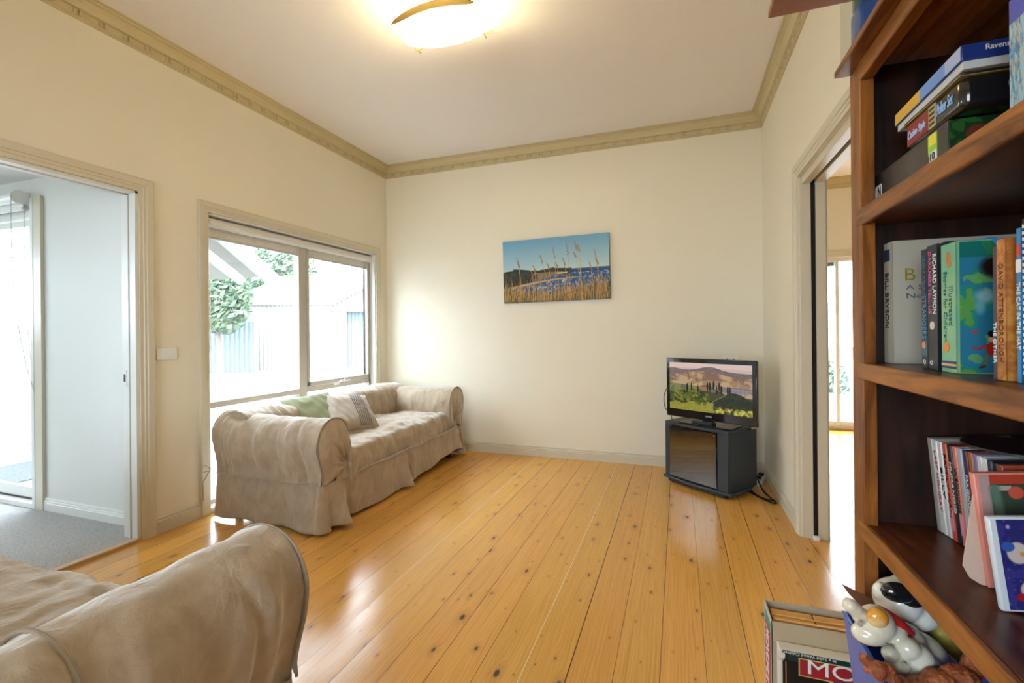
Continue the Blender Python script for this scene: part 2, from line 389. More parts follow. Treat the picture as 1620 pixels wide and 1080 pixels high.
def painted(name, img, origin, right, up, parent=None, rough=.5, emit=0, gloss=.3):
    """a flat printed picture: img[h,w,3] sRGB (row 0 at the bottom) carried by the mesh's own colours"""
    h, w_, _ = img.shape; O = np.array(origin); R = np.array(right); U = np.array(up)
    gu, gv = np.meshgrid(np.linspace(0, 1, w_), np.linspace(0, 1, h))
    co = (O+gu[..., None]*R+gv[..., None]*U).reshape(-1, 3)
    idx = np.arange(w_*h).reshape(h, w_)
    F = np.stack([idx[:-1, :-1], idx[:-1, 1:], idx[1:, 1:], idx[1:, :-1]], -1).reshape(-1, 4)
    me = bpy.data.meshes.new(name); me.vertices.add(len(co)); me.vertices.foreach_set('co', co.ravel())
    me.loops.add(F.size); me.loops.foreach_set('vertex_index', F.ravel()); me.polygons.add(len(F))
    me.polygons.foreach_set('loop_start', np.arange(len(F))*4); me.update(calc_edges=True)
    ca = me.color_attributes.new('print', 'FLOAT_COLOR', 'POINT')
    col = np.ones((w_*h, 4), np.float32); col[:, :3] = srgb2lin(img.reshape(-1, 3)); ca.data.foreach_set('color', col.ravel())
    key = f'print_{rough}_{emit}'
    if key not in MATS:
        m = bpy.data.materials.new(key); m.use_nodes = True; N = m.node_tree.nodes; L = m.node_tree.links; b = N['Principled BSDF']
        at_ = N.new('ShaderNodeVertexColor'); at_.layer_name = 'print'; b.inputs['Roughness'].default_value = rough
        b.inputs['Specular IOR Level'].default_value = gloss
        if emit:
            b.inputs['Base Color'].default_value = (.01, .01, .01, 1); L.new(at_.outputs[0], b.inputs['Emission Color']); b.inputs['Emission Strength'].default_value = emit
        else: L.new(at_.outputs[0], b.inputs['Base Color'])
        MATS[key] = m
    me.materials.append(MATS[key]); o = bpy.data.objects.new(name, me); link(o, parent); return o

# painting helpers on numpy canvases (row 0 = bottom)
def canvas(h, w_, c): a = np.zeros((h, w_, 3)); a[:] = np.array(c)/255; return a
def grid(a):
    h, w_, _ = a.shape; return np.meshgrid(np.linspace(0, 1, w_), np.linspace(0, 1, h))
def put(a, mask, c, alpha=1.0):
    m_ = np.clip(mask.astype(float), 0, 1)[..., None]*alpha; a[:] = a*(1-m_)+m_*np.array(c)/255
def fbm(h, w_, s, seed, oct_=4):
    rs = np.random.RandomState(seed); out = np.zeros((h, w_)); amp = 1; tot = 0
    for k in range(oct_):
        n = max(2, int(s*2**k)); g = rs.rand(n+1, int(n*w_/h)+2)
        yy = np.linspace(0, n-1e-3, h); xx = np.linspace(0, g.shape[1]-1.001, w_)
        y0 = yy.astype(int); x0 = xx.astype(int); fy = (yy-y0)[:, None]; fx = (xx-x0)[None]
        fy = fy*fy*(3-2*fy); fx = fx*fx*(3-2*fx)
        v = g[y0][:, x0]*(1-fy)*(1-fx)+g[y0+1][:, x0]*fy*(1-fx)+g[y0][:, x0+1]*(1-fy)*fx+g[y0+1][:, x0+1]*fy*fx
        out += v*amp; tot += amp; amp *= .55
    return out/tot
def stroke(a, pts, wd, c, alpha=1.0):
    """polyline in uv (u scaled by aspect)"""
    h, w_, _ = a.shape; asp = w_/h; U, V = grid(a); U = U*asp
    for (p, q) in zip(pts[:-1], pts[1:]):
        px, py = p[0]*asp, p[1]; qx, qy = q[0]*asp, q[1]
        x0 = max(0, int((min(px, qx)-wd*2)/asp*w_)-1); x1 = min(w_, int((max(px, qx)+wd*2)/asp*w_)+3)
        y0 = max(0, int((min(py, qy)-wd*2)*h)-1); y1 = min(h, int((max(py, qy)+wd*2)*h)+3)
        if x1 <= x0 or y1 <= y0: continue
        uu = U[y0:y1, x0:x1]; vv = V[y0:y1, x0:x1]; dx = qx-px; dy = qy-py; l2 = dx*dx+dy*dy+1e-12
        t = np.clip(((uu-px)*dx+(vv-py)*dy)/l2, 0, 1); d = np.hypot(uu-px-t*dx, vv-py-t*dy)
        mk = np.clip((wd-d)/(wd*.6), 0, 1)*alpha; sub = a[y0:y1, x0:x1]; sub[:] = sub*(1-mk[..., None])+mk[..., None]*np.array(c)/255
def disc(a, u, v, ru, rv, c, alpha=1.0, soft=.15):
    U, V = grid(a); d = np.hypot((U-u)/ru, (V-v)/rv); put(a, np.clip((1-d)/soft, 0, 1), c, alpha)

# ================================================================== ROOM SHELL
# floors
S(box('floor', XL-.0, RR_X, YF, RR_Y, -.08, 0, M_floor))
M_carpet = mat('grey_carpet', (.46, .44, .42), .95, var=(150, .8, (.30, .29, .28)), bump=(260, .6, .006), sheen=.3)
f2 = S(box('floor_left_room', LR_X, XL-.035, -1.6, LR_Y, -.08, .012, M_carpet))
S(box('trim_threshold', XL-.035, XL+.012, .35, 1.89, -.02, .018, mat('pale_timber_strip', (.62, .42, .22), .35, var=(20, .5, (.5, .33, .16)), stretch=(1, .1, 1)), bevel=.004))
# ceilings
S(box('ceiling', XL-WT, XR+.13, YF-.1, YB+.12, ZC, ZC+.1, M_ceil))
S(box('ceiling_left_room', LR_X, LWX, -1.7, LR_Y+.1, LR_Z, LR_Z+.1, M_wallw))
S(box('ceiling_right_room', XR+.13, RR_X, YF, RR_Y+.1, ZC, ZC+.1, M_ceil))
# left wall with door and window openings
DY0, DY1, DZ = .35, 1.885, 2.05
WY0, WY1, WZ0, WZ1 = 2.315, 4.185, .03, 2.03
wl = MB()
wl.box(LWX, XL, YF, DY0, 0, ZC).box(LWX, XL, DY0, DY1, DZ, ZC).box(LWX, XL, DY1, WY0, 0, ZC)
wl.box(LWX, XL, WY0, WY1, WZ1, ZC).box(LWX, XL, WY0, WY1, -.08, WZ0).box(LWX, XL, WY1, YB+.12, 0, ZC)
S(wl.build('wall_left', M_wall))
S(box('wall_back', XL, RWX, YB, YB+.12, 0, ZC, M_wall))
RY0, RY1, RZ = 1.40, 3.14, 2.085
wr = MB(); wr.box(XR, RWX, YF, RY0, 0, ZC).box(XR, RWX, RY0, RY1, RZ, ZC).box(XR, RWX, RY1, YB, 0, ZC)
S(wr.build('wall_right', M_wall))
# wall behind the camera; its wide window is added for fill light
wf = MB(); wx0, wx1, wz0, wz1 = -2.2, -.3, .6, 2.1
wf.box(LWX, wx0, YF-.12, YF, 0, ZC).box(wx1, RWX, YF-.12, YF, 0, ZC).box(wx0, wx1, YF-.12, YF, 0, wz0).box(wx0, wx1, YF-.12, YF, wz1, ZC)
S(wf.build('wall_front', M_wall))
# left room walls (sliding door in the far one)
SX0, SX1, SZ = -6.0, -4.2, 2.10
w2 = MB(); w2.box(SX1, LWX, LR_Y, LR_Y+.12, 0, LR_Z).box(LR_X, SX0, LR_Y, LR_Y+.12, 0, LR_Z).box(SX0, SX1, LR_Y, LR_Y+.12, SZ, LR_Z)
S(w2.build('wall_left_room_far', M_wallw))
ws_ = MB(); ws_.box(LR_X-.1, LR_X, -1.7, -1.3, 0, LR_Z).box(LR_X-.1, LR_X, 1.5, LR_Y+.12, 0, LR_Z).box(LR_X-.1, LR_X, -1.3, 1.5, 0, 1.3).box(LR_X-.1, LR_X, -1.3, 1.5, 2.1, LR_Z)  # high opening cut for the added side window
S(ws_.build('wall_left_room_side', M_wallw))
W3 = S(empty('window_fill_side', (0, 0, 0)))  # unseen window, added so the left room gets more light
MB().box(LR_X-.07, LR_X-.03, -1.3, -1.25, 1.3, 2.1).box(LR_X-.07, LR_X-.03, 1.45, 1.5, 1.3, 2.1).box(LR_X-.07, LR_X-.03, -1.3, 1.5, 1.3, 1.35).box(LR_X-.07, LR_X-.03, -1.3, 1.5, 2.05, 2.1).box(LR_X-.07, LR_X-.03, .07, .13, 1.3, 2.1).build('window_frame', M_alu, W3, bevel=.003)
box('glass_pane', LR_X-.052, LR_X-.049, -1.26, 1.46, 1.34, 2.06, M_glass, W3)
S(box('wall_left_room_near', LR_X, LWX, -1.7, -1.6, 0, LR_Z, M_wallw))
# right room walls (sliding door in the far one)
TX0, TX1, TZ = 1.15, 3.5, 2.06
w3 = MB(); w3.box(RWX-.13, TX0, RR_Y, RR_Y+.12, 0, ZC).box(TX1, RR_X, RR_Y, RR_Y+.12, 0, ZC).box(TX0, TX1, RR_Y, RR_Y+.12, TZ, ZC)
S(w3.build('wall_right_room_far', M_wall))
S(box('wall_right_room_side', RR_X, RR_X+.1, YF, RR_Y+.12, 0, ZC, M_wall))
S(box('wall_right_room_near', RWX, RR_X, YF-.1, YF, 0, ZC, M_wall))
S(box('wall_right_room_left', RWX-.13, RWX, YB+.12, RR_Y, 0, ZC, M_wall))

# cornice round the room with its little double-bar ornament
corn_prof = [(0, .121), (.006, .121), (.006, .112), (.014, .108), (.014, .074), (.028, .070), (.030, .060), (.034, .040), (.046, .022), (.062, .016), (.064, .009), (.079, .008), (.079, 0), (0, 0)]
S(sweep2d('trim_1', [(XL, YF), (XR, YF), (XR, YB), (XL, YB)], corn_prof, lambda u, v, d: (u, v, ZC-d), M_corn, closed=True))
orn = MB()
def bars(u, side):
    for s in (-.013, .013):
        if side == 'L': orn.box(XL+.012, XL+.026, u+s-.006, u+s+.006, ZC-.104, ZC-.077)
        if side == 'R': orn.box(XR-.026, XR-.012, u+s-.006, u+s+.006, ZC-.104, ZC-.077)
        if side == 'B': orn.box(u+s-.006, u+s+.006, YB-.026, YB-.012, ZC-.104, ZC-.077)
for k in range(48):
    yv = YB-.09-k*.118
    if yv > YF: bars(yv, 'L'); bars(yv, 'R')
for k in range(30): bars(XL+.10+k*.118, 'B')
S(orn.build('trim_2', M_corn, bevel=.003))
# small cornice seen in right room
S(sweep2d('trim_3', [(RWX, YF), (RR_X, YF), (RR_X, RR_Y), (RWX, RR_Y)], corn_prof, lambda u, v, d: (u, v, ZC-d), M_corn, closed=True))
# baseboards
bb = [(0, 0), (.016, 0), (.016, .062), (.012, .066), (.016, .070), (.014, .078), (.009, .082), (.012, .088), (.008, .098), (0, .098)]
def baseboard(name, p, q, m):
    return S(sweep2d(name, [p, q], bb, lambda u, v, d: (u, v, d), m))
baseboard('baseboard_back', (XR-.0, YB), (XL, YB), M_trim)
baseboard('baseboard_left', (XL, WY0-.055), (XL, DY1+.078), M_trim)
baseboard('baseboard_left_near', (XL, DY0-.08), (XL, YF), M_trim)
baseboard('baseboard_right', (XR, RY1+.075), (XR, YB), M_trim)
baseboard('baseboard_right_near', (XR, YF), (XR, RY0-.08), M_trim)
baseboard('baseboard_left_room', (LWX, LR_Y), (SX1+.09, LR_Y), M_trimw)
baseboard('baseboard_right_room', (TX0-.06, RR_Y), (RWX, RR_Y), M_trim)
# architraves
arch = [(0, 0), (0, .011), (.020, .011), (.023, .015), (.036, .015), (.039, .020), (.072, .022), (.078, .018), (.078, 0)]
S(sweep2d('trim_4', [(DY1, 0), (DY1, DZ), (DY0, DZ), (DY0, 0)][::-1], arch, lambda u, v, d: (XL+d, u, v), M_trim))
S(sweep2d('trim_5', [(WY1, .0), (WY1, WZ1), (WY0, WZ1), (WY0, .0)][::-1], [(o*.88, d) for o, d in arch], lambda u, v, d: (XL+d, u, v), M_trim))
S(sweep2d('trim_6', [(RY0, 0), (RY0, RZ), (RY1, RZ), (RY1, 0)], arch, lambda u, v, d: (XR-d, u, v), M_trim))
S(sweep2d('trim_7', [(DY1, 0), (DY1, DZ), (DY0, DZ), (DY0, 0)][::-1], arch, lambda u, v, d: (LWX-d, u, v), M_trimw))
# left doorway lining with the recessed track of the sliding leaf
dl = MB()
for (a, b) in ((XL-.052, XL), (LWX, LWX+.040)):
    dl.box(a, b, DY1-.018, DY1, .0, DZ).box(a, b, DY0, DY0+.018, .0, DZ).box(a, b, DY0, DY1, DZ-.018, DZ)
S(dl.build('trim_8', M_trimw, bevel=.002))
t = S(box('door_1', LWX+.044, XL-.056, DY1-.022, DY1-.002, .012, DZ-.02, M_trimw, bevel=.002))
box('latch_plate', LWX+.036, LWX+.0405, DY1-.022, DY1-.0185, .90, 1.0, M_white, t)
mb_ = MB().box(LWX+.012, LWX+.026, DY1-.0195, DY1-.0178, .93, .975)
mb_.build('latch_slot', M_black, t)
# right doorway: split cavity jamb, dark slot between, pelmet track overhead
rj = MB()
rj.box(XR, XR+.056, RY1-.018, RY1, 0, RZ).box(XR+.078, RWX, RY1-.018, RY1, 0, RZ)
rj.box(XR, XR+.056, RY0, RY0+.018, 0, RZ).box(XR+.078, RWX, RY0, RY0+.018, 0, RZ)
rj.box(XR+.012, XR+.056, RY0, RY1, RZ-.045, RZ-.0).box(XR+.078, RWX, RY0, RY1, RZ-.045, RZ)
S(rj.build('trim_9', M_trim, bevel=.002))
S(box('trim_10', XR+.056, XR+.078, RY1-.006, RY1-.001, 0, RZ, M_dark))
tr = MB().box(XR+.056, XR+.078, RY0, RY1, RZ-.012, RZ)
S(tr.build('trim_11', mat('brown_track', (.16, .07, .035), .4)))
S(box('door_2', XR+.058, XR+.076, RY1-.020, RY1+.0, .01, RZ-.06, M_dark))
S(box('trim_12', RWX, RWX+.012, RY1-.0, RY1+.07, 0, RZ+.07, M_trim))
fg = MB().box(XR+.050, XR+.082, RY1-.045, RY1-.018, 0, .022); o = fg.build('trim_13', M_white, bevel=.003); S(o)

# window_1 : aluminium window in left wall
FX = XL-.085     # glass plane
W1 = S(empty('window_1', (0, 0, 0)))
lin_ = MB(); lin_.box(LWX, XL, WY1-.012, WY1, WZ0, WZ1).box(LWX, XL, WY0, WY0+.012, WZ0, WZ1).box(LWX, XL, WY0, WY1, WZ1-.012, WZ1).box(LWX, XL+.012, WY0, WY1, WZ0-.02, WZ0+.004)
lin_.build('window_lining', M_trimw, W1, bevel=.002)
a = at(0, FX, 470, 560); b = at(0, FX, 482, 560); MY0, MY1 = a.y, b.y
fr = MB(); x0, x1 = FX-.03, FX+.025
y0, y1, z0, z1 = WY0+.012, WY1-.012, WZ0+.004, WZ1-.012
zt = .735
fr.box(x0, x1, y0, y0+.028, z0, z1).box(x0, x1, y1-.03, y1, z0, z1).box(x0, x1, y0, y1, z1-.03, z1).box(x0, x1, y0, y1, z0, z0+.03)
fr.box(x0, x1+.002, MY0, MY1, z0, z1).box(x0, x1, y0, MY0, zt-.042, zt).box(x0, x1, MY1, y1, zt-.040, zt+.003)
fr.build('window_frame', M_alu, W1, bevel=.003)
sa = MB(); sx0, sx1 = FX-.012, FX+.034
sy0, sy1, sz0, sz1 = MY1+.004, y1-.032, zt+.008, z1-.034
sa.box(sx0, sx1, sy0, sy0+.022, sz0, sz1).box(sx0, sx1, sy1-.022, sy1, sz0, sz1).box(sx0, sx1, sy0, sy1, sz0, sz0+.04).box(sx0, sx1, sy0, sy1, sz1-.03, sz1)
sash = sa.build('opening_sash', M_alu, W1, bevel=.003)
gk = MB().box(FX-.016, FX-.004, sy1-.030, sy1-.021, sz0+.03, sz1-.02)
gk.build('sash_seal', M_black, sash)
for nm, (ya, yb, za, zb) in {'glass_pane': (y0+.02, MY0, zt, z1-.02), 'glass_pane_': (y0+.02, MY0, z0+.02, zt-.04), 'g3': (MY1, y1-.02, z0+.02, zt-.04), 'g4': (sy0+.01, sy1-.01, sz0+.02, sz1-.02)}.items():
    box('glass_pane', FX-.004, FX-.001, ya, yb, za, zb, M_glass, W1)
cy_ = at(0, FX+.04, 540, 596).y
wh = MB(); wh.box(sx1, sx1+.012, cy_-.10, cy_-.03, zt-.012, zt+.008).cyl((sx1+.006, cy_-.07, zt), (sx1+.03, cy_-.01, zt+.028), .007).cyl((sx1+.03, cy_-.01, zt+.028), (sx1+.035, cy_+.015, zt+.03), .009).box(sx1, sx1+.010, cy_+.03, cy_+.13, zt+.008, zt+.022)
wdr = wh.build('window_winder', M_white, sash, bevel=.003)
MB().cyl((sx1+.022, cy_-.02, zt+.025), (sx1+.030, cy_+.005, zt+.048), .006).build('winder_knob', M_black, wdr)

# unseen rear window, added to bring fill light in from behind the camera
W4 = S(empty('window_fill_rear', (0, 0, 0))); f4 = MB()
for (xa, xb, za, zb) in ((wx0, wx0+.05, wz0, wz1), (wx1-.05, wx1, wz0, wz1), (wx0, wx1, wz0, wz0+.05), (wx0, wx1, wz1-.05, wz1), ((wx0+wx1)/2-.03, (wx0+wx1)/2+.03, wz0, wz1)):
    f4.box(xa, xb, YF-.09, YF-.04, za, zb)
f4.build('window_frame', M_alu, W4, bevel=.003)
box('glass_pane', wx0+.04, wx1-.04, YF-.067, YF-.064, wz0+.04, wz1-.04, M_glass, W4)

# sliding door of the left room
D3 = S(empty('door_3', (0, 0, 0)))
fm = MB(); yy0, yy1 = LR_Y+.02, LR_Y+.10
fm.box(SX1-.03, SX1+.005, LR_Y-.022, yy1, .0, SZ+.06).box(SX0, SX0+.04, LR_Y, yy1, 0, SZ).box(SX0, SX1, LR_Y+.005, yy1, SZ-.055, SZ).box(SX0, SX1, LR_Y-.02, yy1, .0, .045)
fm.build('door_frame', M_trimw, D3, bevel=.003)
jb = MB().box(SX1+.005, SX1+.09, LR_Y-.020, LR_Y, .0, SZ+.07); jb.build('door_architrave', M_trim, D3, bevel=.003)
leaf = MB(); la, lb = SX0+.85, SX1-.032
leaf.box(la, la+.05, LR_Y+.035, LR_Y+.065, .055, SZ-.065).box(lb-.012, lb, LR_Y+.035, LR_Y+.065, .055, SZ-.065).box(la, lb, LR_Y+.035, LR_Y+.065, .055, .13).box(la, lb, LR_Y+.035, LR_Y+.065, SZ-.11, SZ-.065)
leaf.build('sliding_leaf', M_trimw, D3, bevel=.003)
box('track_gap', SX0+.04, SX1-.03, LR_Y+.03, LR_Y+.07, .045, .054, M_black, D3)
box('glass_pane', la+.04, lb-.01, LR_Y+.048, LR_Y+.052, .12, SZ-.10, M_glass, D3)
box('glass_pane', SX0+.04, la+.02, LR_Y+.078, LR_Y+.082, .05, SZ-.06, M_glass, D3)
# sliding door of the right room
D4 = S(empty('door_4', (0, 0, 0)))
sxa = at(1, RR_Y, 1322, 500).x; sxb = at(1, RR_Y, 1328, 500).x
fm = MB(); fm.box(TX0, TX0+.05, RR_Y+.01, RR_Y+.1, 0, TZ).box(TX1-.05, TX1, RR_Y+.01, RR_Y+.1, 0, TZ).box(TX0, TX1, RR_Y+.01, RR_Y+.1, TZ-.05, TZ).box(TX0, TX1, RR_Y+.01, RR_Y+.1, .03, .10)
fm.box(sxa, sxb, RR_Y-.0, RR_Y+.08, .05, TZ-.03)
fm.build('door_frame', M_trimw, D4, bevel=.003)
box('door_sill', TX0, TX1, RR_Y-.04, RR_Y+.1, 0, .03, mat('sill_timber', (.45, .28, .13), .4), D4)
box('door_architrave', TX0-.06, TX1+.06, RR_Y-.02, RR_Y, TZ, TZ+.075, M_trim, D4, bevel=.004)
box('glass_pane', TX0+.04, TX1-.04, RR_Y+.05, RR_Y+.054, .09, TZ-.04, M_glass, D4)
box('dark_head_strip', TX0+.05, sxa, RR_Y+.055, RR_Y+.07, TZ-.10, TZ-.05, mat('grey_strip', (.22, .25, .28), .5), D4)

# ================================================================== BLINDS, SWITCHES
M_blind = mat('blind_fabric', (.70, .68, .65), .8, var=(90, .5, (.60, .58, .54)), bump=(300, .3, .001))
bl = tag(empty('roller_blind', (XL-.045, (WY0+WY1)/2, 1.975)), 'pale roller blind wound up under the head of the big window', 'blind')
hy = (WY1-WY0)/2-.016
MB().cyl((0, -hy+.01, 0), (0, hy-.02, 0), .033, 24).build('roll', M_blind, bl, smooth=True)
mb_ = MB().box(-.030, -.026, -hy+.02, hy-.035, -.092, .0); mb_.build('hanging_fabric', M_blind, bl)
MB().cyl((-.028, -hy+.02, -.097), (-.028, hy-.035, -.097), .009, 10).build('bottom_bar', mat('grey_bar', (.5, .5, .49), .4), bl, smooth=True)
for ya_, yb_ in ((-hy, -hy+.009), (hy-.012, hy)): MB().box(-.036, .034, ya_, yb_, -.036, .037).build('bracket', M_white, bl, bevel=.004)
ch = MB()
for dx in (0, .014): ch.tube([(.020+dx, -hy+.014, .0), (.020+dx, -hy+.014, -.9)], .0016, 6)
ch.tube([(.020, -hy+.014, -.9), (.027, -hy+.014, -.908), (.034, -hy+.014, -.9)], .0016, 6)
ch.build('bead_chain', M_white, bl)
# blind of the sliding door, its round bracket and long cord
b2 = tag(empty('roller_blind', (-5.1, LR_Y-.06, 2.16)), 'white roller blind above the glass sliding door of the carpeted room', 'blind')
MB().cyl((-.85, 0, .0), (.83, 0, .0), .036, 20).build('roll', M_white, b2, smooth=True)
mb_ = MB().box(-.84, .82, .028, .032, -.062, .0).box(-.84, .82, .022, .038, -.08, -.06); mb_.build('hanging_fabric', M_white, b2)
MB().cyl((.832, 0, .0), (.842, 0, .0), .048, 28).build('bracket', M_white, b2, bevel=.001)
MB().box(.833, .841, .035, .06, -.044, .044).build('bracket_arm', M_white, b2)
c2 = MB()
pts = [(.846, -.045, 0)]+[(.846+.06*(k/12)**3, -.045+.10*(k/12)**3*.9, -1.36*k/12) for k in range(1, 13)]
c2.tube(pts, .002, 6); c2.tube([(.835, .03, -.04), (.836, .03, -.7), (.86, .043, -1.1), (.906, .045, -1.36)], .002, 6)
c2.box(.900, .925, .044, .060, -1.40, -1.33)
c2.build('pull_cord', mat('grey_cord', (.45, .45, .44), .5), b2)
sw = at(0, XL, 264, 558.5)
s1 = tag(empty('light_switch', (XL, 2.04, 1.088)), 'white light switch on the wall between doorway and window', 'switch')
MB().box(0, .009, -.060, .060, -.037, .037).build('plate', M_white, s1, bevel=.003)
MB().box(.009, .0115, -.038, .038, -.024, .024).build('cover_plate', M_white, s1, bevel=.001)
MB().cyl((.011, 0, 0), (.016, 0, 0), .010, 20).build('rocker', M_white, s1, bevel=.002)
s2 = tag(empty('wall_socket', (.413, YB, .950)), 'white wall plate half hidden behind the television top', 'socket')
MB().box(-.06, .06, -.009, 0, -.037, .037).build('plate', M_white, s2, bevel=.003)
for sx_ in (-.03, .022): MB().box(sx_, sx_+.008, -.011, -.009, -.01, .01).build('socket_slot', M_black, s2)

# ================================================================== SOFAS
def arm_section(n, r=.135, zr=.545, zt=None):
    pts = [(-r+.010, .34), (-r-.003, .44), (-r-.006, .52), (-r*.97, .58), (-r*.74, zr+r*.70), (-r*.38, zr+r*.93), (0, zr+r), (r*.45, zr+r*.90), (r*.82, zr+r*.60), (r+.005, zr+.01), (r*1.0, .47), (r*.84, .39), (r*.74, .33), (r*.76, .29)]
    return crom(pts, n)
def make_sofa(origin, rz, L, D, label, seed, hem_lift=True, rear_seam=False):
    root = tag(empty('sofa', origin, rz), label, 'sofa', None)
    r = .135; rnd_ = random.Random(seed)
    yc = L-r-.02
    NS = 56
    sec = arm_section(NS, r)
    for side in (-1, 1):
        def fa(u, v, side=side):
            a, z = sec[min(NS-1, int(round(u*(NS-1))))]
            x = .03+(D-.045)*v
            # gathered cloth near the back corner and slack sag along the length
            top = max(0, (z-.45)/.23)
            g = math.exp(-((v-.06)/.10)**2)
            z += g*top*(.012+.008*math.sin(v*95+u*5))
            a += g*.010*math.sin(v*110+u*6)
            sag = .010*math.sin(v*PI)*top; z -= sag
            if u > .50: a += (.009*math.sin(v*23+seed)-.016*math.exp(-((v-.80-.12*(u-.5))/.022)**2)+.010*math.exp(-((v-.85-.12*(u-.5))/.03)**2))*min(1, (u-.50)*5)
            if rear_seam:
                q = (x-.395)/.012; a += .016/(1+math.exp(max(-30, min(30, q)))); z += .014*top/(1+math.exp(max(-30, min(30, q))))
            return (x, side*(yc+a), z)
        o = uv_surface('arm', NS, 80, fa, M_suede, root)
        fix_normals(o)
        displace(o, .012, 6, (1, 1, .8), seed+side*3)
        displace(o, .004, 22, (1, 1, .45), seed+9)
        if rear_seam:
            rs_ = MB(); rs_.tube([(.402, side*(yc+a*1.01), z+.001) for a, z in sec[8:]], .005, 8); rs_.build('piping', mat('dark_seam', (.30, .235, .17), .9), o, smooth=True)
        # gathered front of the arm, drawn into a knot at the seat corner
        ka, kz = -r*.86, .365
        def fc(u, v, side=side):
            a, z = sec[int(round(u*(NS-1)))]
            if u > .93: pass
            w_ = v
            aa = a+(ka-a)*w_; zz = z+(kz-z)*w_
            bulge = .030*math.sin(min(1, w_*1.15)*PI)**.8
            fold = .016*math.sin(u*46+seed)*(w_**1.5)*(1-w_*.2)
            return (D-.014+bulge+fold-.012*(w_ > .97), side*(yc+aa), zz)
        oc = uv_surface('arm_front', NS, 26, fc, M_suede, o); fix_normals(oc)
        pp = MB(); pp.tube([(D-.010, side*(yc+a*1.01), z+.001) for a, z in sec[3:]], .0042, 6)
        pp.build('piping', mat('suede_piping', (.34, .27, .20), .9), o, smooth=True)
        # knot and its two tie ends
        kn = MB(); k0 = Vector((D+.012, side*(yc+ka), kz))
        kn.tube([k0+Vector((.0, 0, .012)), k0+Vector((.02, .012*side, 0)), k0+Vector((.006, 0, -.014)), k0+Vector((.0, -.012*side, 0)), k0+Vector((.01, 0, .01))], .006, 8)
        kn.tube([k0, k0+Vector((.03, -.010*side, -.04)), k0+Vector((.028, -.03*side, -.10))], .004, 6)
        kn.tube([k0, k0+Vector((.03, .015*side, -.03)), k0+Vector((.036, .03*side, -.085))], .004, 6)
        kn.build('tie', M_suede, root, smooth=True)
        # bows at the back corner
        kb = Vector((.02, side*(L-.02), .33)); kn = MB()
        kn.tube([kb, kb+Vector((-.02, .03*side, .03)), kb+Vector((-.035, .045*side, -.02)), kb+Vector((-.005, .01*side, -.01))], .004, 6)
        kn.tube([kb, kb+Vector((-.02, .04*side, -.08)), kb+Vector((-.025, .035*side, -.20))], .0035, 6)
        kn.build('tie', M_suede, root, smooth=True)
    # back roll
    def fb(u, v):
        a, z = sec[int(round(u*(NS-1)))]
        y = -(L-.085)+2*(L-.085)*v
        top = max(0, (z-.40)/.28)
        e = min(v, 1-v)*2*L
        g = math.exp(-((e-.30)/.10)**2)
        zz = z+.022*min(1, top)+g*top*.012*math.sin(v*2*L*95)
        x = .165-a+g*.012*math.sin(v*2*L*70+u*4)*(.3+top)
        zz -= .010*math.sin(v*PI*2)*top
        return (x, y, zz)
    o = uv_surface('back', NS, 120, fb, M_suede, root); fix_normals(o)
    displace(o, .012, 5, (1, 1, .8), seed+5); displace(o, .004, 20, (1, 1.6, .5), seed+6)
    for s_ in (-1, 1):      # closed ends of the back roll
        oe = uv_surface('back_end', NS, 8, lambda u, v, s_=s_: (.165-sec[int(round(u*(NS-1)))][0]*(1-v), s_*(L-.085), sec[int(round(u*(NS-1)))][1]*(1-v)+.45*v+.022*(1-v)), M_suede, o)
    # seat cover with a soft rolled front edge dropping to the skirt seam
    ss = crom([(.24, .42), (.34, .462), (.50, .468), (.66, .462), (D-.10, .455), (D-.045, .438), (D-.018, .395), (D-.010, .34), (D-.006, .29)], 44)
    yi = yc+r*.55-.14+.06
    def fs(u, v):
        x, z = ss[int(round(u*43))]; y = -yi+2*yi*v
        k = min(1, min(v, 1-v)*9)
        z2 = z-(1-k)*.02 if u < .6 else z
        z2 += .014*math.sin(v*9+seed)*math.sin(u*PI)*(1 if u < .7 else 0)
        bul = .012*math.sin(v*11+1.3)*(1 if u > .7 else 0)*math.sin((u-.7)/.3*PI/2+0) if u > .7 else 0
        return (x+bul, y, z2)
    o = uv_surface('seat_cover', 44, 110, fs, M_seatf if False else M_suede, root); fix_normals(o)
    displace(o, .022, 5, (1, .8, 1), seed+11); displace(o, .010, 13, (.55, 1, 1), seed+12)
    se = MB(); se.tube([(D+.001, -yi+.04+(2*yi-.08)*k/40, .292+.006*math.sin(k*.6+seed)) for k in range(41)], .0035, 6)
    se.build('seam', M_suede, o, smooth=True)
    # skirt : three sides, pleated corners, uneven hem
    path = []
    def addp(x, y, nx, ny, t): path.append((x, y, nx, ny, t))
    n1 = 44
    for k in range(n1+1):
        f = k/n1; addp(.015+(D-.05-.015)*f, -(L-.045), 0, -1, ('s', f))
    for k in range(1, 9):
        an = -PI/2+PI/2*k/9; addp(D-.05+.045*math.cos(an), -(L-.09)+.045*math.sin(an), math.cos(an), math.sin(an), ('c', k/9))
    n2 = 120
    for k in range(n2+1):
        f = k/n2; addp(D-.005, -(L-.09)+2*(L-.09)*f, 1, 0, ('f', f))
    for k in range(1, 9):
        an = PI/2*k/9; addp(D-.05+.045*math.cos(an), (L-.09)+.045*math.sin(an), math.cos(an), math.sin(an), ('c2', k/9))
    for k in range(n1+1):
        f = k/n1; addp(D-.05-(D-.05-.015)*f, (L-.045), 0, 1, ('s2', f))
    NP = len(path); ph = seed*1.7
